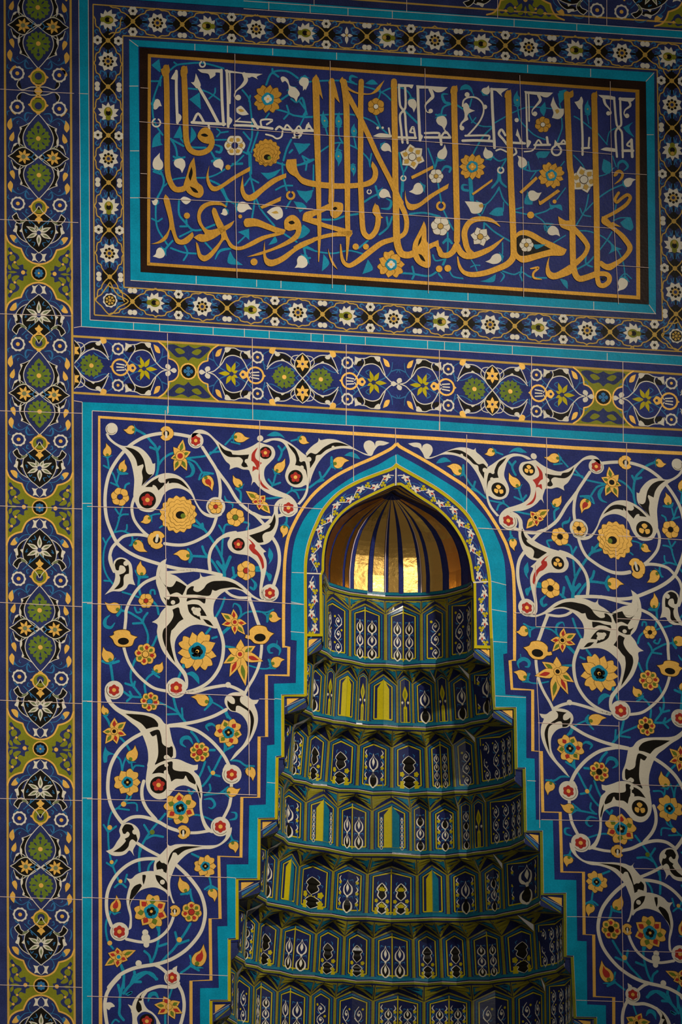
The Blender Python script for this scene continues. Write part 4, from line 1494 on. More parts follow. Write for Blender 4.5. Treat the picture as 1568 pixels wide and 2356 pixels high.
# ------------------------------------------------------------------ inscription panel
ins = thing('inscription_panel', 'dark blue panel with large gold calligraphy and small white lettering above the niche', 'inscription', wpt(905, 410))
slab('black_edge', quadpath('321,109 1486,187.5 1492,700.5 323.5,625.5'), 'brown', 1.5, ins)
slab('blue_ground', quadpath('345,130 1464,209 1466,684 343,606'), 'navy', 2.5, ins)
b = MB()
for p in ('340,124 1470,206.5 1470,213.5 340,131', '1470,206.5 1472,689 1463,684 1461,211', '1472,689 338,610.5 338,603.5 1472,681', '338,610.5 340,124 347,128 345,606'):
    b.poly(quadpath(p), 'ochre', 4)
b.build('gold_frame_line', ins)
draw(PFLORA, wallmap, ins)
draw(KUFIC, wallmap, ins, base=7)
draw(LETTERS, wallmap, ins, base=9)
draw('F 1000 400 .1913\nf 6 1100 855 86 0 amber white\nT 1180,850! 1335,848! 1220,905', wallmap, ins, base=17)
joints(ins, '''540,124 540,300 541,450 545,640|759,140 761,300 764,460 764,663|977,157 979,320 985,500 985,675|1195,173 1200,330 1203,520 1204,684|1403,187 1404,290 1406,355 1412,526 1417,606 1422,700
320,280 530,295 720,309|680,307 900,320 1080,332.5|1000,327.4 1200,342 1300,345.6 1406,355|320,454.6 540,465 720,481|680,479.5 900,492 1080,505|1000,500.4 1200,513 1300,517.7 1418,526|1420,611 1492,616|1406,397 1487,402|323,202 341,203|323,399 338,400''', 20, 1.1)

# ------------------------------------------------------------------ spandrels
FL = '655,1270 652,1487 667,1488 663,1554 612.5,1553 613,1695 595.7,1695 595,1834.5 556,1834.5 554,1972 503,1970 506,2113.6 483,2113.6 485,2255 439,2257 439.5,2520'
GL = '912,1020 900,1031.6 857,1054 816,1072 775.5,1093 745,1115 719,1139 696,1169 676,1205 663,1236 657,1269 654,1307 652,1400 652,1488 664,1489 663,1554 612.5,1553 613,1695 595.7,1695 595,1834.5 556,1834.5 554,1972 503,1970 506,2113.6 483,2113.6 485,2255 439,2257 439.5,2520'
GR = '912,1020 920,1028 958,1049 996.5,1071.4 1035,1096 1073,1122 1111,1163 1144.5,1214 1156,1236 1165,1255 1177.6,1301 1181,1330 1183,1400 1183,1519 1172.6,1520 1177,1585 1224.6,1587.6 1225,1727.6 1244.5,1729 1248,1868 1288,1869 1291.7,2006 1341.5,2007 1343,2150 1365,2151 1366.5,2292.8 1411,2295 1411.7,2520'


def spandrel(side):
    L = side == 'left'
    r = thing('arabesque_spandrel', 'cobalt spandrel panel of white arabesque scrolls and gold flowers %s of the niche' % side, 'tile panel', wpt(430, 1650) if L else wpt(1400, 1680))
    if L:
        pts = quadpath('212,945 560,965 912,985') + dense(SL, 4, NS) + [(212, 2520)]
    else:
        pts = quadpath('1620,1029 1320,1010.7 912,985') + dense(SR, 4, NS) + [(1620, 2520)]
    slab('cobalt_ground', pts, 'navy', 1.5, r)
    b = MB()
    g = dense(GL if L else GR, 4, 13)
    b.stroke(g, 7.2, 'gold', 5, cap=False)
    if L:
        b.stroke(quadpath('912,1004 900,1003 600,983.7 228,959.5 229,1300 228,1560 229,1900 230.6,2056 231.5,2520'), 8.0, 'gold', 5, cap=False)
    else:
        b.stroke(quadpath('912,1004 1000,1009 1320,1030.6 1568,1043 1620,1046'), 8.0, 'gold', 5, cap=False)
    b.build('gold_border_line', r)
    if L:
        draw(SPANDREL, wallmap, r)
        joints(r, '''380,944 380,1174 381,1285|383,1300 382,1560 384,1840 386,2073 386.5,2356|597,968 598,1160|571,1160 570,1400 572,1610 573,1830|812.5,980 813,1107|909,986 910,1020
200,1165 300,1168 380,1174|434.7,1149 575,1159|513,1155 740,1171|200,1388.6 382,1395|382,1371 600,1383.5 696,1391|200,1614 382,1621|383.7,1594 560,1601|596,1608 632,1609|200,1838 385,1843|389,1817.6 519,1826.6 590,1829|200,2065 385,2073|390,2014 521,2019|200,2292 386.5,2298|412,2240.6 503,2244''', 13, 1.4)
    else:
        pr = [q.split() for q in PAIRS.replace('\n', '|').split('|')]
        src = [(-float(p[0].split(',')[0]), float(p[0].split(',')[1])) for p in pr]
        dst = [tuple(float(v) for v in p[1].split(',')) for p in pr]
        wf = tps(src, dst)
        draw(SPANDREL, lambda P: wallmap(P, lambda x, y: wf(-x, y)), r, right=True)
        joints(r, '''1073,1000 1073,1143|1256.5,1008 1259,1220|1440.5,1020 1441,1240|1415.5,1238 1416.7,1330 1422,1610|1231.8,1300 1232,1440|1234,1560 1239,1660 1241,1905|1423,1660 1425,1890 1427,2006|1428,2010 1432,2190 1434,2356
1099,1215 1200,1221 1320,1227|1320,1227 1440,1234 1568,1242|1183,1410 1232,1412|1231.8,1441.7 1417,1448|1419,1423 1568,1429.5|1423,1613 1568,1618|1237,1663 1423,1670.6|1456,1805 1568,1809|1244.5,1885.8 1423,1889.6|1459,1998 1568,2001|1326,2109 1431,2112|1432,2188 1568,2191|1350,2302 1432,2304.6''', 13, 1.4)


spandrel('left')
spandrel('right')

# ------------------------------------------------------------------ repeating borders
# tall border: half a repeat, from the olive cartouche (y = 0) to the crossing of the stems (y = 1878); mirrored left to right
TALL_A = '''
part cartouche_ground
f olive 3 0,-2! 515,-2! 515,590! 470,490 380,420 275,385! 255,330 200,230 100,165 0,145!
f indigo 4 200,0! 180,40 235,60 245,130 320,110 350,170 300,230 330,290 400,330 450,400 480,360 440,300 490,250 470,160 500,60 490,0! 400,20 330,0!
f olive 4.6 300,60 360,50 420,90 400,150 350,120
f olive 4.6 380,190 440,180 455,250 400,285 360,240
f olive 4.6 430,20! 480,60 470,120 430,80
o gold 5.2 243 0 32
o gold 5.2 372 160 20
o gold 5.2 432 305 22
part cartouche_line
l gold 5 26 0,145 100,165 200,230 255,330 275,385! 380,420 470,490 512,600
part medallion once
o gold 5 0 0 124
o black 6 0 0 104
sub rosette once
p sky 7 8 0 0 72 44 12 0 d
o gold 8 0 0 16
part palmette
f white 5 -5,165! 60,205 105,195 92,250 122,322! 60,310 22,330 0,345! 50,290 45,230
f black 4 0,345! 60,385 140,450 215,545 250,640 257,740 228,840 160,910 60,1010 0,1085!
f black 4 215,500! 290,560 345,640 365,740 348,800! 300,770 285,700 280,620
f black 4 262,800! 330,800 390,860 408,905 350,958! 322,890 290,850
l white 5 11 0,325 60,378 140,445 210,540 250,640 260,740 230,840 180,895 100,960 40,1025 8,1085
l white 5 11 190,490 280,545 345,630 368,740 350,800
l white 5 12 190,860 250,805 320,795 385,850 412,905! 380,935 348,965 | 270,850 310,880 330,935 348,965
f white 5.5 345,640! 400,665 372,720 352,760 330,740
f white 5.5 255,650! 300,665 285,690 258,720
f sage 6 195,862! 230,820 290,812 265,850
sub star_flower once
p white 7 1 0 655 225 76 20 -90 p
p white 7 2 0 655 218 70 20 -26 p
p white 7 1 0 655 218 70 20 206 p
p white 7 1 0 655 215 72 20 27 p
p white 7 1 0 655 215 72 20 153 p
p white 7 1 0 655 148 60 20 64 p
p white 7 1 0 655 148 60 20 116 p
p sage 8 1 0 655 180 34 70 -90 p
p sage 8 1 0 655 180 34 70 -26 p
p sage 8 1 0 655 180 34 70 206 p
p sage 8 1 0 655 180 34 70 27 p
p sage 8 1 0 655 180 34 70 153 p
p sage 8 1 0 655 120 24 50 64 p
p sage 8 1 0 655 120 24 50 116 p
o indigo 9 0 655 34
part clasp once
f gold 6 0,795! 30,840 62,860 30,900 0,925! -30,900 -62,860 -30,840
r gold 5 0 1062 118 24
r olive 4.6 0 1085 86 60
f gold 5.4 0,1180! 40,1195 0,1222! -40,1195
f gold 5.4 130,1050! 160,1072 120,1100
f gold 5.4 -130,1050! -160,1072 -120,1100
l gold 6 18 -70,985 0,910 70,985
part side_rosette each
p white 5 10 325 1115 116 78 30 0 d
o indigo 6 325 1115 84
sub rosette_heart
p navy 7 7 325 1115 74 36 20 0 d
o gold 8 325 1115 30
part bud each
f gold 5 350,470! 400,500 452,590 390,600 345,560
part bud_sprig each
f sky 5 345,470! 380,500 340,560 320,510
l sky 4.5 16-8 330,520 250,440 130,420
l sky 4.5 18-8 170,270 200,320 190,380 150,440
l sky 4.5 8-22-18-6 430,720 460,780 470,860 440,920
l sky 4.5 20-8 350,980 390,1000 410,1050
l sky 4.5 8-20-16-6 160,960 200,980 190,1030 170,1010
l sky 7 12-16-6 80,440 60,490 110,500 | 120,540 150,510 165,550 | 190,650 215,700 180,680 | 130,800 160,850 120,830
l sky 7 14 0,720 70,790 150,860 260,970
'''
TALL_B = '''
part green_palmette
f black 4 110,1340! 210,1400 285,1425! 272,1480 305,1560 312,1650 282,1720! 242,1700 245,1600 205,1470
l white 5 12 0,1205 60,1270 140,1370 200,1460 230,1540 235,1620 200,1720 130,1800 60,1850 0,1885
l white 5 10 120,1345 215,1400 285,1425! 272,1480 305,1560 312,1650 285,1720
f white 5.5 250,1440! 290,1420 275,1485 262,1470
f white 5.5 310,1560! 318,1640 290,1690 282,1620
l sage 4.6 40-30 225,1730 300,1755
sub green_blossom once
p green 5.6 8 0 1590 185 118 10 22 t
f green 5.8 0,1320! 70,1400 60,1470 0,1500! -60,1470 -70,1400
o indigo 6.4 0 1420 26
p indigo 6.6 8 0 1590 140 26 70 0 d
o gold 7 0 1590 36
part bud each
f gold 5 420,1290! 470,1350 480,1420 440,1480! 400,1420
part bud each
f gold 5 380,1500! 430,1560 450,1620 400,1650 370,1590
part side_sprig each
f sky 5 420,1300! 350,1290 380,1320 410,1360
l sky 4.5 14-8 400,1310 300,1270 200,1330 150,1380
l sky 4.5 12-30-8 90,1210 180,1200 210,1260 190,1320 150,1260
l sky 4.5 14-8 440,1640 460,1720 440,1800
l sky 4.5 8-16-8 300,1330 330,1350 320,1380
l sky 4.5 8-18-8 440,1180 480,1200 470,1250
'''
TALL_X = '''
part eye_palmette each
f black 5 30,0! 120,-90 220,-140 320,-110 400,-40 470,0! 400,40 320,110 220,140 120,90
l white 6 11 0,0 110,-90 220,-142 320,-112 400,-42 472,2! 400,42 320,112 220,142 110,90 0,0
f black 4 250,-145! 330,-185 400,-150 420,-60! 340,-120
f black 4 250,145! 330,185 400,150 420,60! 340,120
l white 4.6 10 210,-140 300,-200 370,-190 420,-60
l white 4.6 10 210,140 300,200 370,190 420,60
f white 5 330,-205! 380,-190 390,-150 350,-170
f white 5 330,205! 380,190 390,150 350,170
sub star_flower
p gold 7 7 232 0 118 46 16 0 p
o sage 8 232 0 34
l sky 6.6 16 200,0 110,0 60,-60 | 110,0 60,60
'''


def amap(cx, cy, s, tilt=0.046, vert=True, flip=1, sx=1.0):
    """Border drawing space -> wall; vert borders run down the wall, the others along it."""
    def f(P):
        P = np.asarray(P, float)
        if vert:
            x = cx + P[:, 0] * s * sx
            y = cy + P[:, 1] * s * flip + P[:, 0] * s * tilt
        else:
            x = cx + P[:, 1] * s * flip
            y = cy + P[:, 0] * s * sx + P[:, 1] * s * flip * tilt
        return wallmap(np.stack([x, y, P[:, 2]], 1))
    return f


MIR = ((1, 1), (-1, 1))
tb = thing('tall_border', 'tall narrow border with olive cartouches running down the left of the wall', 'border', wpt(90, 1178))
slab('indigo_ground', quadpath('-60,-60 181,-60 187,751 169,754 169,922 189,925 189,2520 -60,2520'), 'indigo', 1.2, tb)
b = MB()
b.stroke(quadpath('10.5,-60 12.6,500 15.6,1300 17,1700 18,2100 20,2520'), 5, 'amber', 4, cap=False)
b.stroke(quadpath('162,-60 164.4,500 168,1120 169.5,1700 171,2250 173,2520'), 5, 'amber', 4, cap=False)
b.build('gold_border_line', tb)
S_A = .1486
for cy, nxt in ((628.5, 907), (1168, 1447), (1723, 1995.5), (2268, 2546)):
    cx = 87.3 + cy * .0032
    s = (nxt - cy) / 1878
    low(TALL_A + TALL_B, amap(cx, cy, s, sx=S_A / s), tb, MIR)
for cy, prv in ((628.5, 362), (1168, 907), (1723, 1447), (2268, 1995.5)):
    cx = 87.3 + cy * .0032
    s = (cy - prv) / 1878
    up = '\n'.join(TALL_A.split('part medallion')[0].split('\n')) + '\npart palmette' + TALL_A.split('part palmette')[1]
    low(up + TALL_B, amap(cx, cy, s, flip=-1, sx=S_A / s, tilt=.046), tb, MIR)
CL = '\npart clasp' + TALL_A.split('part clasp')[1].split('part bud_sprig')[0]
for xx, fl in ((362, -1), (60, 1)):
    low(CL + TALL_B, amap(88, 209.5 - fl * 855 * .1486 * -1 if fl == 1 else 209.5 - 855 * .1486, .1486, flip=1) if fl == -1 else amap(88, 209.5 + 855 * .1486, .1486, flip=-1), tb, MIR)
low(TALL_B, amap(87, 60 - 1878 * .1486, .1486), tb, MIR)
for cy in (60, 362, 907, 1447, 1995.5):
    low(TALL_X, amap(87.3 + cy * .0032, cy, S_A), tb, MIR)
b = MB()
for fy in (-1, 1):
    for fx in (-1, 1):
        q = smooth([(88 + fx * x * S_A, 209.5 + fy * y * S_A) for x, y in ((20, 60), (120, 60), (250, 20), (330, 90), (300, 180))], [0] * 5, False, 4)
        b.stroke(q, 2, 'white', 5)
        b.poly(smooth([(88 + fx * x * S_A, 209.5 + fy * y * S_A) for x, y in ((250, 10), (330, 70), (330, 150), (300, 180), (270, 90))], [1, 0, 0, 1, 0], True, 4), 'black', 4)
b.poly([(88, 183), (100, 209.5), (88, 236), (76, 209.5)], 'black', 4)
b.build('side_leaf', tb)
joints(tb, '''0,205 170,215|0,505 180,512|0,722 165,727|0,945 189,951|0,1164 189,1171|0,1386 189,1396|0,1611 189,1619|0,1837 189,1842|0,2063 189,2070|0,2266 189,2272|189,925 189,2356|181,215 202,216''', 11, 1.3)

# frieze across the wall between the inscription and the niche: half a repeat from the stem crossing (0) to the trefoil (870)
FRIEZE = '''
part green_palmette
f black 4 85,-140! 120,-182 180,-208 240,-208 272,-170 312,-95! 260,-135 200,-155 140,-147
l white 5 9 0,0 40,-45 80,-92 130,-130 180,-147 240,-135 290,-100 322,-62
l white 5 8 70,-150 112,-188 162,-215 232,-218 262,-208! 285,-165 318,-85
f white 5.5 200,-205! 250,-232 245,-190 215,-185
f white 5.5 160,-150! 185,-165 195,-145
f black 4 60,-60! 75,-120 110,-150 92,-110
part eye_palmette each
f black 5 0,-8! -52,-62 -72,-120 -50,-180 0,-222! 50,-180 72,-120 52,-62
l white 6 8 0,0 -52,-62 -72,-120 -50,-182 0,-226! 50,-182 72,-120 52,-62 0,0
l white 5 7 -75,-100 -105,-140 -90,-190 -40,-205 | 75,-100 105,-140 90,-190 40,-205
sub star_flower
p gold 7 6 0 -128 66 34 6 30 p
p gold 7.2 1 0 -128 84 34 6 -90 p
o indigo 8 0 -128 12
part green_blossom once
p green 5.6 8 165 0 100 62 8 22 t
f green 5.8 235,-28! 282,0! 235,28! 220,0
p indigo 6.6 8 165 0 72 14 42 0 d
o gold 7 165 0 20
l sky 5 9 60,0 20,-38 | 60,0 20,38
part clasp once
r gold 6 425 0 72 17
f gold 5.5 352,-18! 330,0! 352,18!
l white 6.4 12 395,-30 460,-22 | 395,30 460,22 | 395,0 455,0
f gold 6 490,-14! 540,-40 572,0! 540,40 490,14!
o indigo 6.6 538 0 13
part side_rosette each
p white 5 9 405 -164 58 42 14 0 d
o indigo 6 405 -164 40
sub rosette_heart
p navy 7 6 405 -164 34 18 8 0 d
o gold 8 405 -164 13
part yellow_star once
p yellow 6 1 640 0 120 40 14 0 p
p yellow 6 1 640 0 108 38 14 62 p
p yellow 6 1 640 0 108 38 14 -62 p
p yellow 6 1 640 0 112 36 14 108 p
p yellow 6 1 640 0 112 36 14 -108 p
p yellow 6 1 640 0 66 28 14 150 p
p yellow 6 1 640 0 66 28 14 -150 p
o indigo 7 640 0 20
part split_leaf
f black 4 525,-140! 560,-205 620,-228 682,-215 705,-165 745,-65! 690,-140 630,-165 575,-160
f black 4 470,-150! 490,-205 540,-195 520,-140
l white 5 9 470,-10 500,-60 525,-110 560,-150 630,-168 690,-145 725,-90 755,-55 800,-15 850,0
l white 5 8 470,-150! 480,-200 530,-210 570,-215 620,-235 690,-222! 715,-160 745,-75
l white 5 8 545,-140 560,-175 550,-210
f white 5.6 470,-225! 530,-200 500,-180 480,-150
f white 5.6 640,-238! 700,-235 690,-190 660,-205
part vine
l sky 4 10-5 190,-115 230,-90 300,-70 360,-120 380,-150
l sky 4 12-6 100,-80 70,-60 130,-50
l sky 4 12-5 340,-60 360,-180 300,-230
l sky 4 10 450,-130 520,-60 600,-20 | 470,-90 450,-60 480,-50
l sky 4 10-6 600,-110 570,-90 600,-60
l sky 4 12-6 690,-20 760,-60 800,-120 810,-190 | 800,-110 860,-130 880,-100
part bud each
f gold 5 240,-262! 290,-255 300,-215 260,-205
part bud each
f gold 5 725,-225! 770,-200 785,-150 745,-160
part trefoil once
p white 5 3 872 0 62 46 0 0 d
p white 5 2 866 0 46 30 0 90 d
'''
FRIEZE_C = '''
part cartouche_ground
f olive 3 0,-2! 0,-250! 265,-250! 220,-215 180,-150 175,-105! 130,-90 92,-55 82,0 82,2!
f indigo 4 0,-95! 40,-130 100,-120 160,-170 200,-220 130,-235 60,-210 0,-235!
f olive 4.6 30,-170 80,-205 120,-190 80,-150
part cartouche_line
l gold 5 13 85,0 95,-50 130,-90 175,-105! 182,-160 220,-215 270,-252
part medallion once
o gold 5 0 0 76
o black 6 0 0 62
sub rosette once
p sky 7 4 0 0 44 40 4 0 d
o sky 7.4 0 0 12
'''
fr = thing('cartouche_frieze', 'horizontal frieze of green blossoms and olive cartouches between the inscription and the niche', 'border', wpt(910, 880))
slab('cobalt_ground', quadpath('169,754 187,751 1620,845 1620,1009 1268,988 940,964.5 560,940.5 188,925 169,922'), 'navy', 1.4, fr)
b = MB()
b.stroke(quadpath('168,773.5 540,796 940,819 1268,841.5 1568,861.5 1620,865'), 5, 'amber', 4, cap=False)
b.stroke(quadpath('168,903.5 540,926 940,951 1268,973.5 1568,989 1620,992'), 5, 'amber', 4, cap=False)
b.build('gold_border_line', fr)


def frieze_y(x):
    return float(np.interp(x, [168, 540, 940, 1268, 1568, 1700], [838.5, 860.7, 885, 906.8, 925, 933]))


for X0, sides in ((168, (1,)), (695.6, (-1, 1)), (1132, (-1, 1)), (1647, (-1,))):
    for sg in sides:
        s = .2551 if X0 != 1132 else .2500
        def fm(P, X0=X0, sg=sg, s=s):
            P = np.asarray(P, float)
            x = X0 + P[:, 0] * s * sg
            x = np.maximum(x, 171.0)      # the frieze is cut off by the tall border
            yc = np.interp(x, [168, 540, 940, 1268, 1568, 1700], [838.5, 860.7, 885, 906.8, 925, 933])
            return wallmap(np.stack([x, yc + P[:, 1] * .2551, P[:, 2]], 1))
        T = FRIEZE
        if X0 == 695.6 and sg == 1:
            T = FRIEZE.split('part trefoil')[0]
        if sides == (-1, 1) and sg == 1:
            T = T.split('part eye_palmette')[0] + 'part green_blossom' + T.split('part green_blossom')[1]
        low(T, fm, fr, ((1, 1), (1, -1)))
for X0 in (433, 1387):
    def fm(P, X0=X0):
        P = np.asarray(P, float)
        x = X0 + P[:, 0] * .2551
        yc = np.interp(x, [168, 540, 940, 1268, 1568, 1700], [838.5, 860.7, 885, 906.8, 925, 933])
        return wallmap(np.stack([x, yc + P[:, 1] * .2551, P[:, 2]], 1))
    low(FRIEZE_C, fm, fr, ((1, 1), (1, -1), (-1, 1), (-1, -1)))
joints(fr, '''385,767 387,950|580,779 581,965|796,793 796,978|1010,806 1011,990|1222,820 1222,1003|1432,833 1433,1017|170,754 187,751|170,922 189,925''', 11, 1.5)

# border of lotus blossoms around the inscription
LINK = '''
part knot
f black 3 -36,0! -18,-6 -14,-15 0,-18 14,-15 18,-6 36,0! 18,6 14,15 0,18 -14,15 -18,6
part ogee_line
l amber 5 2.6 0,0 10,-11 20,-18! 27,-20 31,-27! 40,-29 47,-29 54.5,-33
l amber 5 2.6 0,0 -10,-11 -20,-18! -27,-20 -31,-27! -40,-29 -47,-29 -54.5,-33
part curl_vine
l sky 4 2-3.5-2 14,-26 20,-30 24,-25 20,-22
l sky 4 2-3.5-2 -14,-26 -20,-30 -24,-25 -20,-22
l sky 4 2-4 24,-10 32,-8 36,-16 30,-18
l sky 4 2-4 -24,-10 -32,-8 -36,-16 -30,-18
l sky 4 2-3 22,-3 34,-6
l sky 4 2-3 -22,-3 -34,-6
'''
FLOW6 = '''
part white_floret each
p white 5 6 0 -24 11 8.6 2 0 d
o black 6 0 -24 3
'''
FLOW2 = '''
part white_floret each
o white 5 -5 -25 6 6
o white 5 5 -25 6 6
'''
KNOT = '''
part knot_centre once
o amber 6 0 0 5.4
'''
STAR = '''
part star_blossom once
p white 5 8 0 0 24 17 4 22 p
o white 5.4 0 0 16.5
sub blossom_heart once
p black 6 8 0 0 13.5 7 5 0 d
o amber 6.4 0 0 8
o indigo 7 0 0 4
'''
LILY = '''
part lotus_blossom once
p white 5 1 0 4 27 12 4 -90 p
p white 5.1 1 0 4 27 13 4 -58 p
p white 5.1 1 0 4 27 13 4 -122 p
p white 5.2 1 0 4 27 12 4 -26 p
p white 5.2 1 0 4 27 12 4 -154 p
p white 5.3 1 0 4 23 11 4 8 p
p white 5.3 1 0 4 23 11 4 172 p
p white 5.4 1 0 6 19 9 4 40 p
p white 5.4 1 0 6 19 9 4 140 p
o olive 6 0 0 10 12
o olive 5.8 0 13 6
sub blossom_heart once
o black 7 0 2 6
o amber 7 0 -6 4.5
'''
RHOMB = '''
part corner_rosette once
l amber 5 2.6 0,-42 12,-20 20,-12! 42,0 20,14! 0,33 -20,14! -34,0 -20,-12! 0,-42
p white 5 9 0 0 17 12 4 0 d
o black 6 0 0 13
sub rosette_heart once
p amber 7 7 0 0 11 6 4 0 d
o amber 7.4 0 0 3.4
'''


def cpos(pts, x):
    return np.interp(x, [p[0] for p in pts], [p[1] for p in pts])


def lotus_border(label, poly, lines, path, motifs, vert, k=1.0):
    """path: centre line; motifs: (position along, kind)."""
    r = thing('lotus_border', label, 'border', wpt(*np.mean(quadpath(poly), 0)), 'lotus borders around the inscription')
    slab('cobalt_ground', quadpath(poly), 'indigo', 1.3, r)
    b = MB()
    for l in lines:
        b.stroke(quadpath(l), 2.8, 'amber', 4, cap=False)
    b.build('gold_border_line', r)
    pp = quadpath(path)

    def mp(pos, rot=0):
        def f(P):
            P = np.asarray(P, float)
            u, v = (P[:, 0], P[:, 1])
            if rot == 1:
                u, v = -v, u
            elif rot == -1:
                u, v = v, -u
            elif rot == 2:
                u, v = -u, -v
            if vert:      # u runs down the wall
                y = pos + u * k
                x = np.interp(y, [p[1] for p in pp], [p[0] for p in pp]) - v
                y = y + (x - np.interp(pos, [p[1] for p in pp], [p[0] for p in pp])) * .046
            else:
                x = pos + u * k
                y = np.interp(x, [p[0] for p in pp], [p[1] for p in pp]) + v
            return wallmap(np.stack([x, y, P[:, 2]], 1))
        return f
    q4 = ((1, 1), (1, -1))
    for i, (pos, kind) in enumerate(motifs):
        if kind == 'S':
            low(STAR, mp(pos), r)
        elif kind in 'LlDU':
            low(LILY, mp(pos, {'L': 1, 'l': -1, 'D': 2, 'U': 0}[kind] if not vert else {'L': -1, 'l': 1, 'D': 0, 'U': 0}[kind]), r)
        elif kind == 'R':
            low(RHOMB, mp(pos), r)
        elif kind == 's':
            low('part small_blossom once\np white 5 4 0 0 14 8 2 0 p\np white 5 2 0 0 20 8 2 90 p\no amber 6 0 0 3', mp(pos), r)
        if i + 1 < len(motifs):
            nx = motifs[i + 1]
            mid = (pos + nx[0]) / 2
            low(LINK + (FLOW6 if (i % 2 == 0) == (motifs[0][1] != 'R') else FLOW2) + KNOT, mp(mid), r, q4)
    return r


lotus_border('floral border of white blossoms running along the top of the inscription', '203,-6 1620,91 1600,173 1504,167 297,91 206,90',
             ['213,10 560,34 1000,65 1300,84 1568,100 1620,103', '282,82 560,99.5 1000,126 1300,147 1511,161'],
             '150,40 249,45.5 589,67 703,76 1000,93 1216,109 1430,122 1536,130.5 1620,136',
             [(249, 'L'), (362, 'S'), (476, 'l'), (589, 'S'), (703, 'L'), (797, 's'), (890, 'l'), (1000, 'S'), (1108, 'L'), (1216, 'S'), (1322, 'l'), (1430, 'S'), (1536, 'l'), (1645, 'S')], False)
lotus_border('floral border of white blossoms running along the bottom of the inscription', '206,650 300,645.5 1508,723 1620,730 1620,822 207,736',
             ['285,661 700,687 1268,723 1523,737.5', '217,724.6 560,748 1000,775 1268,792 1568,809 1620,812'],
             '150,684 253,691 356,696.5 465,705.5 579,712.6 685,719 798,727 1013,740 1350,760.4 1455,767 1555,773 1620,777',
             [(253, 'R'), (356, 'L'), (465, 'S'), (579, 'L'), (685, 'S'), (798, 'L'), (905, 'S'), (1014, 'L'), (1127, 'S'), (1240, 'L'), (1350, 'S'), (1455, 'l'), (1555, 'R')], False)
lotus_border('floral border of white blossoms standing along the left of the inscription', '206,90 297,91 300,645.5 206,650',
             ['214,10 214.5,300 217,724', '282,82 282.5,350 285,661'], '248,0 248.3,141 249.4,365 250,475 253,691 253,760',
             [(45, ' '), (141, 'S'), (258, 'L'), (365, 'S'), (475, 'L'), (583, 'S'), (691, ' ')], True)
lotus_border('floral border of white blossoms standing along the right of the inscription', '1504,167 1600,173 1602,729 1508,723',
             ['1511,161 1515,400 1523.4,737', '1578,100 1582,400 1588,800'], '1543,60 1545,241 1546,347 1549,500 1553,673 1556,800',
             [(131, ' '), (241, 'S'), (347, 'l'), (455, 'S'), (563, 'L'), (672, 'S'), (773, ' ')], True)
# border above the inscription, cut by the top of the photo
ub = thing('upper_border', 'dark border with olive cartouches crossing the top right above the inscription', 'border', wpt(1380, -20))
slab('indigo_ground', quadpath('205,-160 1640,-90 1640,73 203,-28'), 'indigo', 1.3, ub)
b = MB()
b.stroke(quadpath('700,-10 1128,22 1350,38 1568,53 1640,58'), 4, 'amber', 4, cap=False)
b.build('gold_border_line', ub)
UA = TALL_A
for cx_, fl in ((1208, 1), (1594, -1)):
    low(UA, amap(cx_, -36 + (cx_ - 1208) * .068, .148, tilt=.068, vert=False, flip=fl), ub, MIR)
low(UA.split('part side_rosette')[0], amap(1208, -36, .148, tilt=.068, vert=False, flip=-1), ub, MIR)
joints(ub, '1144,-40 1144,42|1354,-40 1354,57|1395,-20 1395,60|935,-40 935,27|722,-40 722,12', 11, 1.3)
# ------------------------------------------------------------------ the niche: vine band of the arch, gilded ribbed dome, tiers of muqarnas
# painted vine in the arch band (flat on the wall)
vb = thing('vine_band', 'blue arch band with white and red tulips on a winding vine around the gilded dome', 'arch band', wpt(905, 1085))
inL, inR = quadpath(NL), quadpath(NR)
iL = inL[:9] + [(740, 1324), (741, 1462)]
iR = inR[:10]
oL = [p for p in dense(SLi, 4, NS) if p[1] < 1462]
oR = [p for p in dense(SRi, 4, NS) if p[1] < 1490]
slab('cobalt_ground', oL + [(700, 1463)] + iL[::-1], 'navy', 1.5, vb)
slab('cobalt_ground', oR + [(1134, 1490)] + iR[::-1], 'navy', 1.5, vb)
b = MB()
for s_, k in ((iL, 3), (iR, -3)):
    q = smooth([(x - k * .9, y - 3.0 if y < 1200 else y) for x, y in s_], [i == 0 or i > 7 for i in range(len(s_))], False, 4)
    b.stroke(q, 6.0, 'yellow', 5, cap=False)
b.stroke([(702, 1461), (742, 1461)], 6, 'yellow', 5.4, cap=False)
b.stroke([(1090, 1488), (1135, 1489)], 7, 'yellow', 5.4, cap=False)
b.stroke([(701, 1319), (738, 1320)], 3, 'white', 6, cap=False)
b.stroke([(1088, 1340), (1128, 1338)], 3, 'white', 6, cap=False)
b.stroke([(910.5, 1066), (910, 1117)], 3, 'white', 6, cap=False)
b.build('yellow_edge', vb)


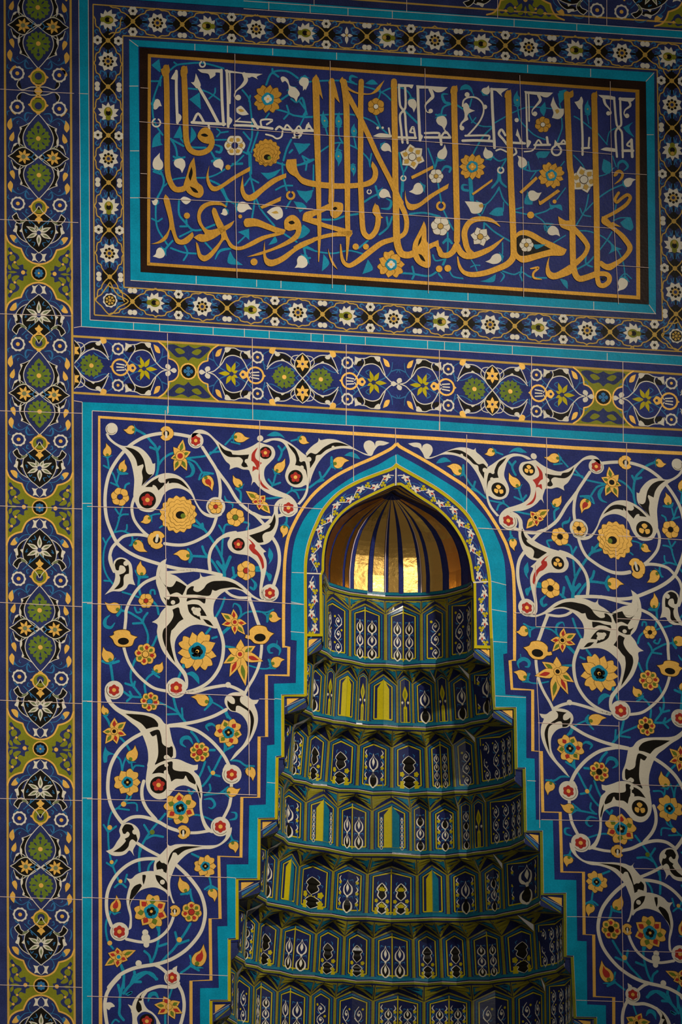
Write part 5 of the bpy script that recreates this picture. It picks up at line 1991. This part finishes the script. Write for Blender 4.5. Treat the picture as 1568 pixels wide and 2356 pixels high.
def vine(path, start, step, n, amp, flip):
    P = np.array(smooth(quadpath(path), [0] * len(quadpath(path)), False, 8))
    L = np.concatenate([[0], np.cumsum(np.linalg.norm(np.diff(P, axis=0), axis=1))])

    def at(s, off=0.0):
        p = np.array([np.interp(s, L, P[:, 0]), np.interp(s, L, P[:, 1])])
        q = np.array([np.interp(min(s + 2, L[-1]), L, P[:, 0]), np.interp(min(s + 2, L[-1]), L, P[:, 1])])
        q0 = np.array([np.interp(max(s - 2, 0), L, P[:, 0]), np.interp(max(s - 2, 0), L, P[:, 1])])
        t = (q - q0) / max(np.linalg.norm(q - q0), 1e-6)
        nn = np.array([-t[1], t[0]]) * flip
        return p + nn * off, t, nn
    b = MB()
    S = np.arange(0, L[-1], 3.0)
    b.stroke([tuple(at(s, amp * math.sin(math.pi * s / step))[0]) for s in S], 1.9, 'white', 4)
    b.stroke([tuple(at(s, -amp * .8 * math.sin(math.pi * s / step))[0]) for s in S], 1.2, 'sky', 3)
    b.build('vine_stem', vb)
    k = 0
    s = start
    while s < L[-1] - 6:
        sg = 1 if k % 2 == 0 else -1
        p, t, nn = at(s, sg * amp * .55)
        a0 = math.atan2(t[1], t[0])
        b = MB()
        for da, R, w in ((0, 15, 7), (.75, 12, 6), (-.75, 12, 6), (2.5, 9, 5), (-2.5, 9, 5)):
            b.petal(p[0], p[1], a0 + da, 0, R, w, 'white', 5, 'p')
        o = b.build('tulip', vb)
        c = MB()
        c.petal(p[0], p[1], a0, 3, 12, 4, 'red', 6, 'p')
        c.build('tulip_heart', o)
        p, t, nn = at(s + step * .5, -sg * amp * .75)
        b = MB()
        for j in range(3):
            b.petal(p[0], p[1], a0 + j * 2.094, 0, 7, 7.5, 'yellow', 5, 'd')
        for sg2 in (-1, 1):
            q = p + t * 9 * sg2
            b.stroke([tuple(q), tuple(q + nn * 5 + t * 3), tuple(q + nn * 6 + t * 7 * sg2)], [3, 3.4, .8], 'sky', 3.4)
        b.build('trefoil', vb)
        s += step
        k += 1


vine('905,1094 879,1109 836,1127 796,1150 765,1178 745,1209 731,1242 725,1280 721,1318', 14, 33, 9, 8, 1)
vine('915,1094 958,1121 1000,1145 1040,1177 1071,1215 1090,1260 1101,1298 1108,1338', 16, 33, 9, 8, -1)
vine('720,1326 720,1458', 18, 33, 4, 6, 1)
vine('1110,1346 1112,1486', 18, 33, 4, 6, -1)

# plan curves of the tiers: (left edge, right edge, edge row left, edge row right, depth) in photo pixels / metres
TIER = [(745, 1086, 1320, 1338, .150), (741, 1090, 1482, 1495, .147), (706, 1134, 1619, 1632, .180), (654, 1185, 1763, 1777, .207), (640, 1207, 1902, 1922, .228),
        (599, 1243, 2041, 2067, .260), (549, 1299, 2180, 2210, .294), (531, 1316, 2322, 2352, .320), (490, 1364, 2462, 2494, .352)]
BOUND = [None,
         [742, 800, 885, 971, 1032, 1089],
         [708, 737, 760, 814, 842, 914, 951, 1008, 1040, 1089, 1133],
         [660, 695, 745, 818, 900, 984, 1049, 1103, 1184],
         [643, 695, 771, 853, 945, 990, 1059, 1091, 1123, 1206],
         [603, 628, 677, 758, 840, 960, 1033, 1110, 1164, 1242],
         [553, 583, 635, 718, 786, 855, 952, 1018, 1083, 1164, 1239, 1298],
         [535, 575, 630, 708, 765, 855, 975, 1090, 1185, 1260, 1315],
         [495, 560, 650, 740, 850, 960, 1070, 1170, 1270, 1362]]
KIND = [None, 'ssvvss', 'ccbybybcbcc', 'ccffkfvss', 'ccyvyckcbs', 'ccyfcvykcc', 'ccfvffvffvfs', 'csvvssvvsss', 'ssssssssss']


class Tier:
    def __init__(s, i):
        l, r, yl, yr, d = TIER[i]
        a, b_ = wpt(l, yl), wpt(r, yr)
        s.xc, s.w, s.d, s.z = (a[0] + b_[0]) / 2, (b_[0] - a[0]) / 2, d, (a[2] + b_[2]) / 2
        s.grid = np.linspace(0, math.pi, 721)
        s.px = np.array([proj(s.at(f))[0] for f in s.grid])

    def at(s, f, z=None, pull=0.0):
        k = 1 - pull / s.w
        return np.array([s.xc - s.w * k * math.cos(f), s.d * (1 - pull / s.d) * max(math.sin(f), 0) ** .9, s.z if z is None else z])

    def phi(s, px):
        j = int(np.argmin(s.px))
        g, p = s.grid[j:], s.px[j:]
        return float(np.interp(px, p, g))


T = [Tier(i) for i in range(len(TIER))]


def panelmap(P, Q, R, z0, lean=None, hp=1.0):
    """u along P-Q-R in mm, v up in mm, h off the surface towards the viewer; lean: how far the tops of P, Q, R come forward."""
    lean = np.zeros((3, 2)) if lean is None else np.array([l[:2] for l in lean])
    P, Q, R = [np.array(p[:2]) for p in (P, Q, R)]
    l1, l2 = np.linalg.norm(Q - P), np.linalg.norm(R - Q)

    def nrm(a, b_):
        t = (b_ - a) / max(np.linalg.norm(b_ - a), 1e-9)
        return np.array([t[1], -t[0]])
    n1, n2 = nrm(P, Q), nrm(Q, R)

    def f(A):
        A = np.asarray(A, float)
        u = A[:, 0] / 1000
        out = np.zeros((len(A), 3))
        left = (u <= l1)[:, None]
        x1 = P[None] + (Q - P)[None] * (u / l1)[:, None] + n1[None] * A[:, 2:3]
        x2 = Q[None] + (R - Q)[None] * ((u - l1) / l2)[:, None] + n2[None] * A[:, 2:3]
        g = np.where(left, lean[0] + (lean[1] - lean[0]) * (u / l1)[:, None], lean[1] + (lean[2] - lean[1]) * ((u - l1) / l2)[:, None])
        out[:, :2] = np.where(left, x1, x2) + g * (A[:, 1:2] / 1000 / hp)
        out[:, 2] = z0 + A[:, 1] / 1000
        return out
    return f, l1 * 1000, l2 * 1000


def quadmap(a, b_, c, d):
    a, b_, c, d = [np.array(p, float) for p in (a, b_, c, d)]
    n = np.cross(b_ - a, d - a)
    n /= max(np.linalg.norm(n), 1e-9)
    if n[1] > 0:
        n = -n

    def f(A):
        A = np.asarray(A, float)
        u, v = A[:, 0:1], A[:, 1:2]
        return a * (1 - u) * (1 - v) + b_ * u * (1 - v) + c * u * v + d * (1 - u) * v + n * A[:, 2:3]
    return f


def ornament(mp, u0, u1, H, kind, parent):
    """Painted filling of one panel face, u0..u1 wide and H high (mm)."""
    w = u1 - u0
    c = (u0 + u1) / 2
    if w < 5:
        return
    if kind == 's' and w > 46:
        ornament(mp, u0, c - 1, H, kind, parent)
        ornament(mp, c + 1, u1, H, kind, parent)
        return
    side = kind in 'ck' and w > 34
    full = w
    if side:
        w = w * .58
    b = MB(mp)

    def X(x):
        return c + x * w / 2
    if kind == 's':        # two-armed scroll
        n = max(2, int(round(H / 34)))
        st = H * .9 / n
        pts = []
        for i in range(n * 8 + 1):
            t = i / 8
            pts.append((X(.62 * math.sin(math.pi * t)), H * .05 + t * st))
        b.stroke(pts, max(1.3, w * .045), 'white', 5)
        for k in range(n):
            sg = 1 if k % 2 == 0 else -1
            cy = H * .05 + (k + .5) * st
            b.stroke(smooth([(X(sg * .6), cy - st * .2), (X(sg * .1), cy - st * .42), (X(-sg * .45), cy - st * .1), (X(-sg * .1), cy + st * .26), (X(sg * .2), cy + st * .02), (X(-sg * .05), cy - st * .08)], [0] * 6, False, 4), [2.2, 1.6, 1.6, 1.4, 2.6], 'white', 5)
            b.disc(X(-.05 * sg), cy, w * .09, 'white', 5.4, n=10)
            b.disc(X(-.6 * sg), cy + st * .34, w * .09, 'yellow', 5, n=8)
            b.stroke([(X(-.7 * sg), cy - st * .3), (X(-.4 * sg), cy - st * .42), (X(0), cy - st * .38)], [1, 3, 1], 'sky', 4)
            b.stroke([(X(.7 * sg), cy + st * .3), (X(.5 * sg), cy + st * .1), (X(.72 * sg), cy - st * .1)], [1, 3.4, 1], 'sky', 4)
    elif kind in 'ck':     # chain of vases
        n = max(2, int(round(H / (w * 1.25))))
        st = H * .92 / n
        for k in range(n):
            y0 = H * .04 + k * st
            if k % 2 == 0:
                b.poly(smooth([(X(0), y0), (X(.55), y0 + st * .45), (X(0), y0 + st), (X(-.55), y0 + st * .45)], [1, 0, 1, 0], True, 4), 'black', 4)
            for sg in (-1, 1):
                b.stroke(smooth([(X(0), y0), (X(.6 * sg), y0 + st * .22), (X(.62 * sg), y0 + st * .55), (X(.16 * sg), y0 + st * .8), (X(0), y0 + st)], [1, 0, 0, 0, 1], False, 4), [1.2, w * .13, w * .10, 1.2, 1], 'white', 5)
                b.stroke([(X(.25 * sg), y0 + st * .95), (X(.75 * sg), y0 + st * 1.0), (X(.8 * sg), y0 + st * .85)], [1, 3, .8], 'sky', 4)
            b.poly(smooth([(X(0), y0 + st * .25), (X(.24), y0 + st * .5), (X(0), y0 + st * .78), (X(-.24), y0 + st * .5)], [1, 0, 1, 0], True, 3), 'sky' if (k % 2 == 0 and kind == 'c') else 'white', 6)
            b.disc(X(0), y0, w * .10, 'white', 6, n=8)
    elif kind == 'f':      # lobed medallions with yellow flowers
        for y0, y1 in ((.05, .40), (.44, .93)):
            a, e = H * y0, H * y1
            q = [(X(0), a), (X(.52), a + (e - a) * .25), (X(.40), a + (e - a) * .5), (X(.62), a + (e - a) * .62), (X(.3), a + (e - a) * .86), (X(0), e)]
            b.poly(smooth(q + [(2 * c - x, y) for x, y in q[1:-1]][::-1], [1, 0, 0, 0, 0, 1, 0, 0, 0, 0], True, 4), 'black', 4)
            b.stroke(smooth(q, [1, 0, 0, 0, 0, 1], False, 4), [1.2, 3.4, 2.4, 3.4, 1.2], 'white', 5)
            b.stroke(smooth([(2 * c - x, y) for x, y in q], [1, 0, 0, 0, 0, 1], False, 4), [1.2, 3.4, 2.4, 3.4, 1.2], 'white', 5)
            for j in range(5):
                b.petal(c, a + (e - a) * .55, 1.57 + (j - 2) * .6, 0, w * .27, w * .11, 'yellow', 6, 'p')
        for x, y in ((.66, .18), (-.66, .18), (.68, .42), (-.68, .42), (.7, .07), (-.7, .07)):
            for j in range(5):
                b.petal(X(x), H * y, j * 1.257, 0, w * .12, w * .1, 'yellow', 5, 'd')
        for x, y in ((.7, .3), (-.7, .3), (.75, .68), (-.75, .68), (.5, .92), (-.5, .92)):
            b.stroke([(X(x), H * (y - .05)), (X(x * 1.1), H * y), (X(x * .8), H * (y + .05))], [1, 3.2, 1], 'sky', 4)
    elif kind == 'b':      # yellow bottle on a post
        b.poly(smooth([(X(-.42), 3), (X(.42), 3), (X(.42), H * .42), (X(.12), H * .46), (X(.10), H * .56), (X(.62), H * .72), (X(.5), H * .82), (X(0), H * .96), (X(-.5), H * .82), (X(-.62), H * .72), (X(-.10), H * .56), (X(-.12), H * .46), (X(-.42), H * .42)], [1, 1, 0, 0, 0, 0, 0, 1, 0, 0, 0, 0, 0], True, 4), 'yellow', 5)
        b.poly(smooth([(X(0), H * .64), (X(.26), H * .74), (X(0), H * .86), (X(-.26), H * .74)], [1, 0, 1, 0], True, 4), 'olive', 6)
        b.poly([(X(-.14), 5), (X(.14), 5), (X(.14), H * .38), (X(-.14), H * .38)], 'olive', 6)
        for sg in (-1, 1):
            b.petal(X(.7 * sg), H * .5, 1.57, 0, H * .08, w * .25, 'white', 5, 'd')
    if side:
        n = 3
        for k in range(n):
            for sg in (-1, 1):
                y = H * (.12 + .30 * k)
                x0 = c + sg * full * .40
                b.stroke(smooth([(x0, y - 8), (x0 + sg * 3, y), (x0 - sg * 2, y + 9), (x0 - sg * 5, y + 4)], [0] * 4, False, 3), [1, 3.2, 2.4, .8], 'sky', 4)
                b.stroke(smooth([(x0 - sg * 4, y + 14), (x0 + sg * 2, y + 20), (x0 - sg * 2, y + 27)], [0] * 3, False, 3), [1, 3, 1], 'white', 4)
                for j in range(5):
                    b.petal(x0, y + 12, j * 1.257, 0, 4.2, 3.4, 'yellow', 4.6, 'd')
    b.build('panel_arabesque', parent)


def facets(i):
    """Plan points of a tier: post points and the middles of the cells between them."""
    t = T[i]
    ph = [0.0] + [t.phi(p) for p in BOUND[i][:-1]]
    ph = [ph[0]] + [p for p in ph[1:] if p > .08]
    ph.append(math.pi)
    kinds = list(KIND[i])
    kinds = (kinds[-(len(ph) - 1):] if len(kinds) >= len(ph) - 1 else kinds + ['s'] * (len(ph) - 1 - len(kinds)))
    ph2, kd2 = [ph[0]], []
    for k in range(len(ph) - 1):          # long cells at the sides are divided
        n = max(1, int(np.linalg.norm(t.at(ph[k + 1]) - t.at(ph[k])) / .078))
        n = n if k in (0, len(ph) - 2) else 1
        for j in range(n):
            ph2.append(ph[k] + (ph[k + 1] - ph[k]) * (j + 1) / n)
            kd2.append(kinds[k])
    ph, kinds = ph2, kd2
    ph[-1] = math.pi
    posts = [t.at(p, pull=0.0 if p in (0.0, math.pi) else .007) for p in ph]
    mids = []
    for a, b_, k in zip(range(len(ph) - 1), range(1, len(ph)), kinds):
        m = (posts[a] + posts[b_]) / 2
        ch = posts[b_] - posts[a]
        n = np.array([-ch[1], ch[0], 0]) / max(np.linalg.norm(ch), 1e-9)
        if n[1] < 0 and abs(n[1]) > .3:
            n = -n
        wide = np.linalg.norm(ch)
        e = {'v': .20, 'y': -.08, 'b': -.04}.get(k, .20) * min(wide, .085)
        mids.append(m + n * e)
    return ph, posts, mids, kinds


ORD = ['', 'first', 'second', 'third', 'fourth', 'fifth', 'sixth', 'seventh', 'lowest visible']


def lip(i, parent):
    """Moulding strips under the cells of a tier, following its facets."""
    ph, posts, mids, _ = facets(i) if i else dome_facets()
    line = []
    for k in range(len(mids)):
        line += [posts[k], mids[k]]
    line.append(posts[-1])
    z = T[i].z
    cen = np.array([T[i].xc, -.05])
    for name, mat, za, zb, oa, ob in (('turquoise_moulding', 'sea', .003, -.0035, .0022, .0026), ('blue_moulding', 'deep', -.0035, -.0065, .0026, .003), ('white_edge', 'grout', -.0065, -.0076, .0032, .0032), ('olive_moulding', 'olive', -.0076, -.0125, .003, .0012), ('blue_moulding', 'deep', -.0125, -.0165, .0012, -.0015)):
        vs, fs = [], []
        for p in line:
            dv = cen - p[:2]
            dv /= np.linalg.norm(dv)
            for zz, oo in ((za, oa), (zb, ob)):
                vs.append((p[0] + dv[0] * oo, p[1] + dv[1] * oo, z + zz))
        for k in range(len(line) - 1):
            fs.append((2 * k, 2 * k + 1, 2 * k + 3, 2 * k + 2))
        if mat == 'none':    # top ledge back to the panel
            pass
        b = MB()
        b.mesh(vs, fs, mat)
        b.build(name, parent)


def dome_facets():
    t = T[0]
    bx = [755, 803, 885, 969, 1024, 1076]
    ph = [0.0] + [t.phi(p) for p in bx] + [math.pi]
    posts = [t.at(p) for p in ph]
    mids = [(posts[k] + posts[k + 1]) / 2 + np.array([0, .003, 0]) for k in range(len(ph) - 1)]
    return ph, posts, mids, None


def build_tier(i):
    t, up = T[i], T[i - 1]
    ph, posts, mids, kinds = facets(i)
    where = {1: 'directly beneath the gilded dome', 2: 'with yellow bottle motifs on its narrow cells', 3: 'third below the gilded dome', 4: 'fourth below the gilded dome',
             5: 'fifth below the gilded dome', 6: 'sixth below the gilded dome', 7: 'seventh below the dome, cut by the bottom of the photo', 8: 'lowest, only its corners at the bottom of the photo'}[i]
    r = thing('muqarnas_tier', ('ring of painted niche cells, ' + where) if i != 2 else 'second ring of painted niche cells, with yellow bottle motifs on narrow cells', 'muqarnas tier', (t.xc, 0, t.z), 'muqarnas tiers of the niche')
    z0 = t.z
    uph, upp, upm, _ = facets(i - 1) if i > 1 else dome_facets()
    kx = []
    for k in range(len(upm)):
        kx += [(uph[k], upp[k]), ((uph[k] + uph[k + 1]) / 2, upm[k])]
    kx.append((uph[-1], upp[-1]))
    KF, KX, KY = [q[0] for q in kx], [q[1][0] for q in kx], [q[1][1] for q in kx]

    def lipxy(f):
        return np.array([np.interp(f, KF, KX), np.interp(f, KF, KY)])
    H = (up.z - t.z) * 1000 - 16            # up to the lip above
    for k in range(len(mids)):
        P, Q, R = posts[k], mids[k], posts[k + 1]
        zt = up.z - .0145
        pa, pm, pb = ph[k], (ph[k] + ph[k + 1]) / 2, ph[k + 1]
        TAU = .30      # the cells lean forward towards the moulding above, less so at the sides
        lean = [(up.at(p) - t.at(p)) * TAU * max(math.sin(p), 0) ** .7 for p in (pa, pm, pb)]
        mp, l1, l2 = panelmap(P, Q, R, z0, lean, (H - 9) / 1000)
        W = l1 + l2
        kd = kinds[k]
        if kd == 'b' and W > 48:
            kd = 'y'
        rise = min(24, W * .32)
        if k == 0 or k == len(mids) - 1:
            rise = min(rise, 8)
        h2 = H - 9
        h1 = h2 - rise
        b = MB(mp)
        b.poly([(0, -2), (l1, -2), (l1, h2), (0, h1)], 'deep', 0.5, h0=-.0005)
        b.poly([(l1, -2), (W, -2), (W, h1), (l1, h2)], 'deep', 0.5, h0=-.0005)
        # frames
        fk = min(max(W / 66, .38), 1.15)
        for ins_, lw, mat, hh in ((1.6, 3.4, 'mustard', 3), (5.2, 1.8, 'navy', 3.2), (7.8, 2.6, 'sea', 3.4), (13.2, 2.6, 'yellow', 4)):
            ins_, lw = ins_ * fk, max(lw * fk, 1.3)
            q = [(ins_, ins_ * .6), (ins_, h1 - ins_ * .3), (l1, h2 - ins_ * 1.05), (W - ins_, h1 - ins_ * .3), (W - ins_, ins_ * .6)]
            b.stroke(q[:3], lw, mat, hh, cap=False)
            b.stroke(q[2:], lw, mat, hh, cap=False)
            b.stroke([q[0], (l1, ins_ * .6), q[4]], lw, mat, hh, cap=False)
        cell = b.build('cell', r)
        iw = 15.5 * fk
        if kd == 'v':
            ornament(mp, iw, l1 - 3, h1 - 12, 'k' if i != 5 else 'f', cell)
            ornament(mp, l1 + 3, W - iw, h1 - 12, 'k' if i != 5 else 'f', cell)
            c = MB(mp)
            c.stroke([(l1, 4), (l1, h2 - 8)], 3, 'yellow', 4.5, cap=False)
            c.build('ridge_line', cell)
        elif kd == 'y':
            c = MB(mp)
            c.poly([(W * .3, 8), (l1, 8), (l1, h2 - 12), (W * .3, h1 - 10)], 'yellow', 4.4)
            c.poly([(l1, 8), (W * .7, 8), (W * .7, h1 - 10), (l1, h2 - 12)], 'sea' if i > 3 else 'yellow', 4.4)
            c.stroke([(l1, 8), (l1, h2 - 12)], 1.6, 'olive', 5, cap=False)
            c.build('yellow_post', cell)
            if W > 60:
                ornament(mp, iw, W * .28, h1 - 12, 'c', cell)
                ornament(mp, W * .72, W - iw, h1 - 12, 'c', cell)
        else:
            ornament(mp, iw, W - iw, h1 - 10, kd, cell)
        # spandrels sloping out to the lip above
        A1, M2, B1 = mp([(0, h1, 0), (l1, h2, 0), (W, h1, 0)])
        if k == 0:
            endL = A1
        endR = B1
        for a_, m_, f0, f1 in ((A1, M2, pa, pm), (B1, M2, pb, pm)):
            def qm(A, a_=a_, m_=m_, f0=f0, f1=f1):
                A = np.asarray(A, float)
                u, v = A[:, 0:1], A[:, 1:2]
                top = np.array([lipxy(f0 + (f1 - f0) * x) for x in A[:, 0]])
                top = np.concatenate([top, np.full((len(A), 1), zt)], 1)
                low_ = a_ + (m_ - a_) * u
                d = top - low_
                n = np.stack([d[:, 0] * 0, -np.abs(d[:, 2]) - .3 * np.hypot(d[:, 0], d[:, 1]), -np.hypot(d[:, 0], d[:, 1])], 1)
                n /= np.maximum(np.linalg.norm(n, axis=1), 1e-9)[:, None]
                return low_ * (1 - v) + top * v + n * A[:, 2:3]

            def dn(q):
                out = []
                for p0, p1 in zip(q, q[1:] + q[:1]):
                    out += [(p0[0] + (p1[0] - p0[0]) * t_ / 4, p0[1] + (p1[1] - p0[1]) * t_ / 4) for t_ in range(4)]
                return out
            b = MB(qm)
            vs = [(x / 6, y, 0) for y in (0, .5, 1) for x in range(7)]
            b.mesh(qm(np.array(vs)), [(c + r_ * 7, c + 1 + r_ * 7, c + 8 + r_ * 7, c + 7 + r_ * 7) for r_ in (0, 1) for c in range(6)], 'deep')
            b.poly(dn([(.02, .04), (.98, .60), (.98, .95), (.02, .95)]), 'mustard', 6)
            b.poly(dn([(.06, .22), (.86, .74), (.86, .84), (.06, .84)]), 'deep', 8)
            b.poly(dn([(.08, .34), (.72, .76), (.08, .80)]), 'sea', 10)
            b.build('spandrel', r)
    # closing panels on the wall plane beside the mouldings, where the opening steps out
    for end, sgn in ((endL, -1), (endR, 1)):
        xo, xi = t.xc + sgn * t.w, up.xc + sgn * up.w
        zs, zt = up.z + .016, up.z - .0145
        a, b_, c_, d_ = (xo, .003, zs), (xi, .003, zs), (xi, .003, zt), (xo, .003, end[2])
        qm = quadmap(d_, c_, b_, a)
        b = MB(qm)
        b.poly([(0, 0), (1, 0), (1, 1), (0, 1)], 'indigo', .6, h0=-.0003)
        if abs(xo - xi) > .025:
            b.poly([(.12, .80), (.72, .80), (.12, .42)], 'gold', 3)
            b.poly([(.14, .30), (.86, .70), (.95, .62), (.14, .14)], 'sky', 3)
            b.poly([(.14, .09), (.95, .55), (.97, .48), (.2, .03)], 'olive', 3)
            b.stroke([(.0, .36), (.98, .80)], .02, 'white', 3.5, cap=False)
        b.build('corner_panel', r)
    lip(i, r)


# the gilded semi-dome
apexW = wpt(910, 1117)
APX = np.array([apexW[0] + .002, .05, apexW[2] - .004])
t0 = T[0]
PROF = [(0, 1), (.04, 1.0), (.065, .975), (.085, .945), (.11, .88), (.135, .765), (.158, .585), (.176, .37), (.190, .17), (.199, .045), (.205, 0)]
hz = APX[2] - t0.z
PZ = [p[0] / .205 * hz for p in PROF]
PR = [p[1] for p in PROF]


def dome_pt(base, s):
    """base: plan point of the ring, s: 0..1 up the dome."""
    z = s * hz
    r = float(np.interp(z, PZ, PR))
    return np.array([APX[0] + (base[0] - APX[0]) * r, APX[1] + (base[1] - APX[1]) * r, t0.z + z])


def ring_base(f, pull):
    """Faceted ring of the dome: straight between the posts, slightly creased in the middle of each facet."""
    ph, posts, mids, _ = DF
    for k in range(len(ph) - 1):
        if f <= ph[k + 1] + 1e-9:
            u = (f - ph[k]) / max(ph[k + 1] - ph[k], 1e-9)
            p = posts[k] + (mids[k] - posts[k]) * u * 2 if u < .5 else mids[k] + (posts[k + 1] - mids[k]) * (u * 2 - 1)
            break
    dv = np.array([t0.xc, -.08]) - p[:2]
    dv /= np.linalg.norm(dv)
    return np.array([p[0] + dv[0] * pull, p[1] + dv[1] * pull, p[2]])


DF = dome_facets()
dm = thing('gilded_dome', 'small gilded half dome with blue ribs at the head of the niche', 'dome', (t0.xc, .05, t0.z))
SS = np.concatenate([np.linspace(0, .7, 15), np.linspace(.75, .97, 8), [1.0]])


def shell(fs_, pull, name, mat, s0, s1, par, lab=None):
    vs, fc = [], []
    S = [s for s in SS if s0 <= s <= s1]
    if S[0] > s0:
        S = [s0] + S
    for s in S:
        for f in fs_:
            vs.append(dome_pt(ring_base(f, pull * (1 if s < .93 else .3)), s))
    n = len(fs_)
    for a in range(len(S) - 1):
        for c in range(n - 1):
            fc.append((a * n + c, a * n + c + 1, (a + 1) * n + c + 1, (a + 1) * n + c))
    b = MB()
    b.mesh(vs, fc, mat)
    o = b.build(name, par, lab)
    for p in o.data.polygons:
        p.use_smooth = False
    return o


allf = sorted(set(list(DF[0]) + [(DF[0][k] + DF[0][k + 1]) / 2 for k in range(len(DF[0]) - 1)] + list(np.linspace(0, math.pi, 40))))
shell(allf, 0.0, 'dome_shell', 'navy', 0, 1, dm)
for xa, xb in ((746, 752), (757, 784), (790, 800.5), (812, 843), (855, 882), (893, 917), (929, 961), (971, 982), (990, 1019), (1036, 1065)):
    fa, fb = (t0.phi(xa), t0.phi(xb)) if xa != 746 else (.10, t0.phi(753))
    if fb - fa < .02:
        continue
    shell(list(np.linspace(fa, fb, 6)), .0016, 'gold_flute', 'gilt', .018, .955, dm)
for xv in (803, 885, 969):
    f = t0.phi(xv)
    shell([f - .007, f + .007], .0019, 'rib_edge', 'grout', 0, .985, dm)
for xv in (849, 923, 986):
    f = t0.phi(xv)
    shell([f - .03, f, f + .03], .0024, 'blue_rib', 'navy', 0, .97, dm)
lip(0, dm)
# reveal between the arch edge on the wall and the rim of the dome
rv = thing('arch_reveal', 'narrow dark painted reveal between the arch band and the gilded dome', 'reveal', tuple(apexW))
for path, f in ((iL[:9], 0.0), (iR[:8], math.pi)):
    q = smooth(path, [0] * len(path), False, 4)
    vs, fc = [], []
    bs = t0.at(f)
    for x, y in q:
        a = wpt(x, y)
        s = min(max((a[2] - t0.z) / hz, 0), 1)
        e = dome_pt(bs, s)
        for u in (0, .12, .3, .42, .6, .85, 1.03):
            p = a + (e - a) * u
            vs.append((p[0], p[1] + (.003 if u > 1 else 0), p[2]))
    for k in range(len(q) - 1):
        for j in range(6):
            fc.append((k * 7 + j, k * 7 + j + 1, (k + 1) * 7 + j + 1, (k + 1) * 7 + j))
    for nm, mat, js in (('reveal_ground', 'indigo', (0, 2, 4)), ('gold_stripe', 'amber', (1, 3)), ('blue_stripe', 'brown', (5,))):
        b = MB()
        b.mesh(vs, [c for ii, c in enumerate(fc) if ii % 6 in js], mat)
        b.build(nm, rv)
for i in range(1, len(TIER)):
    build_tier(i)
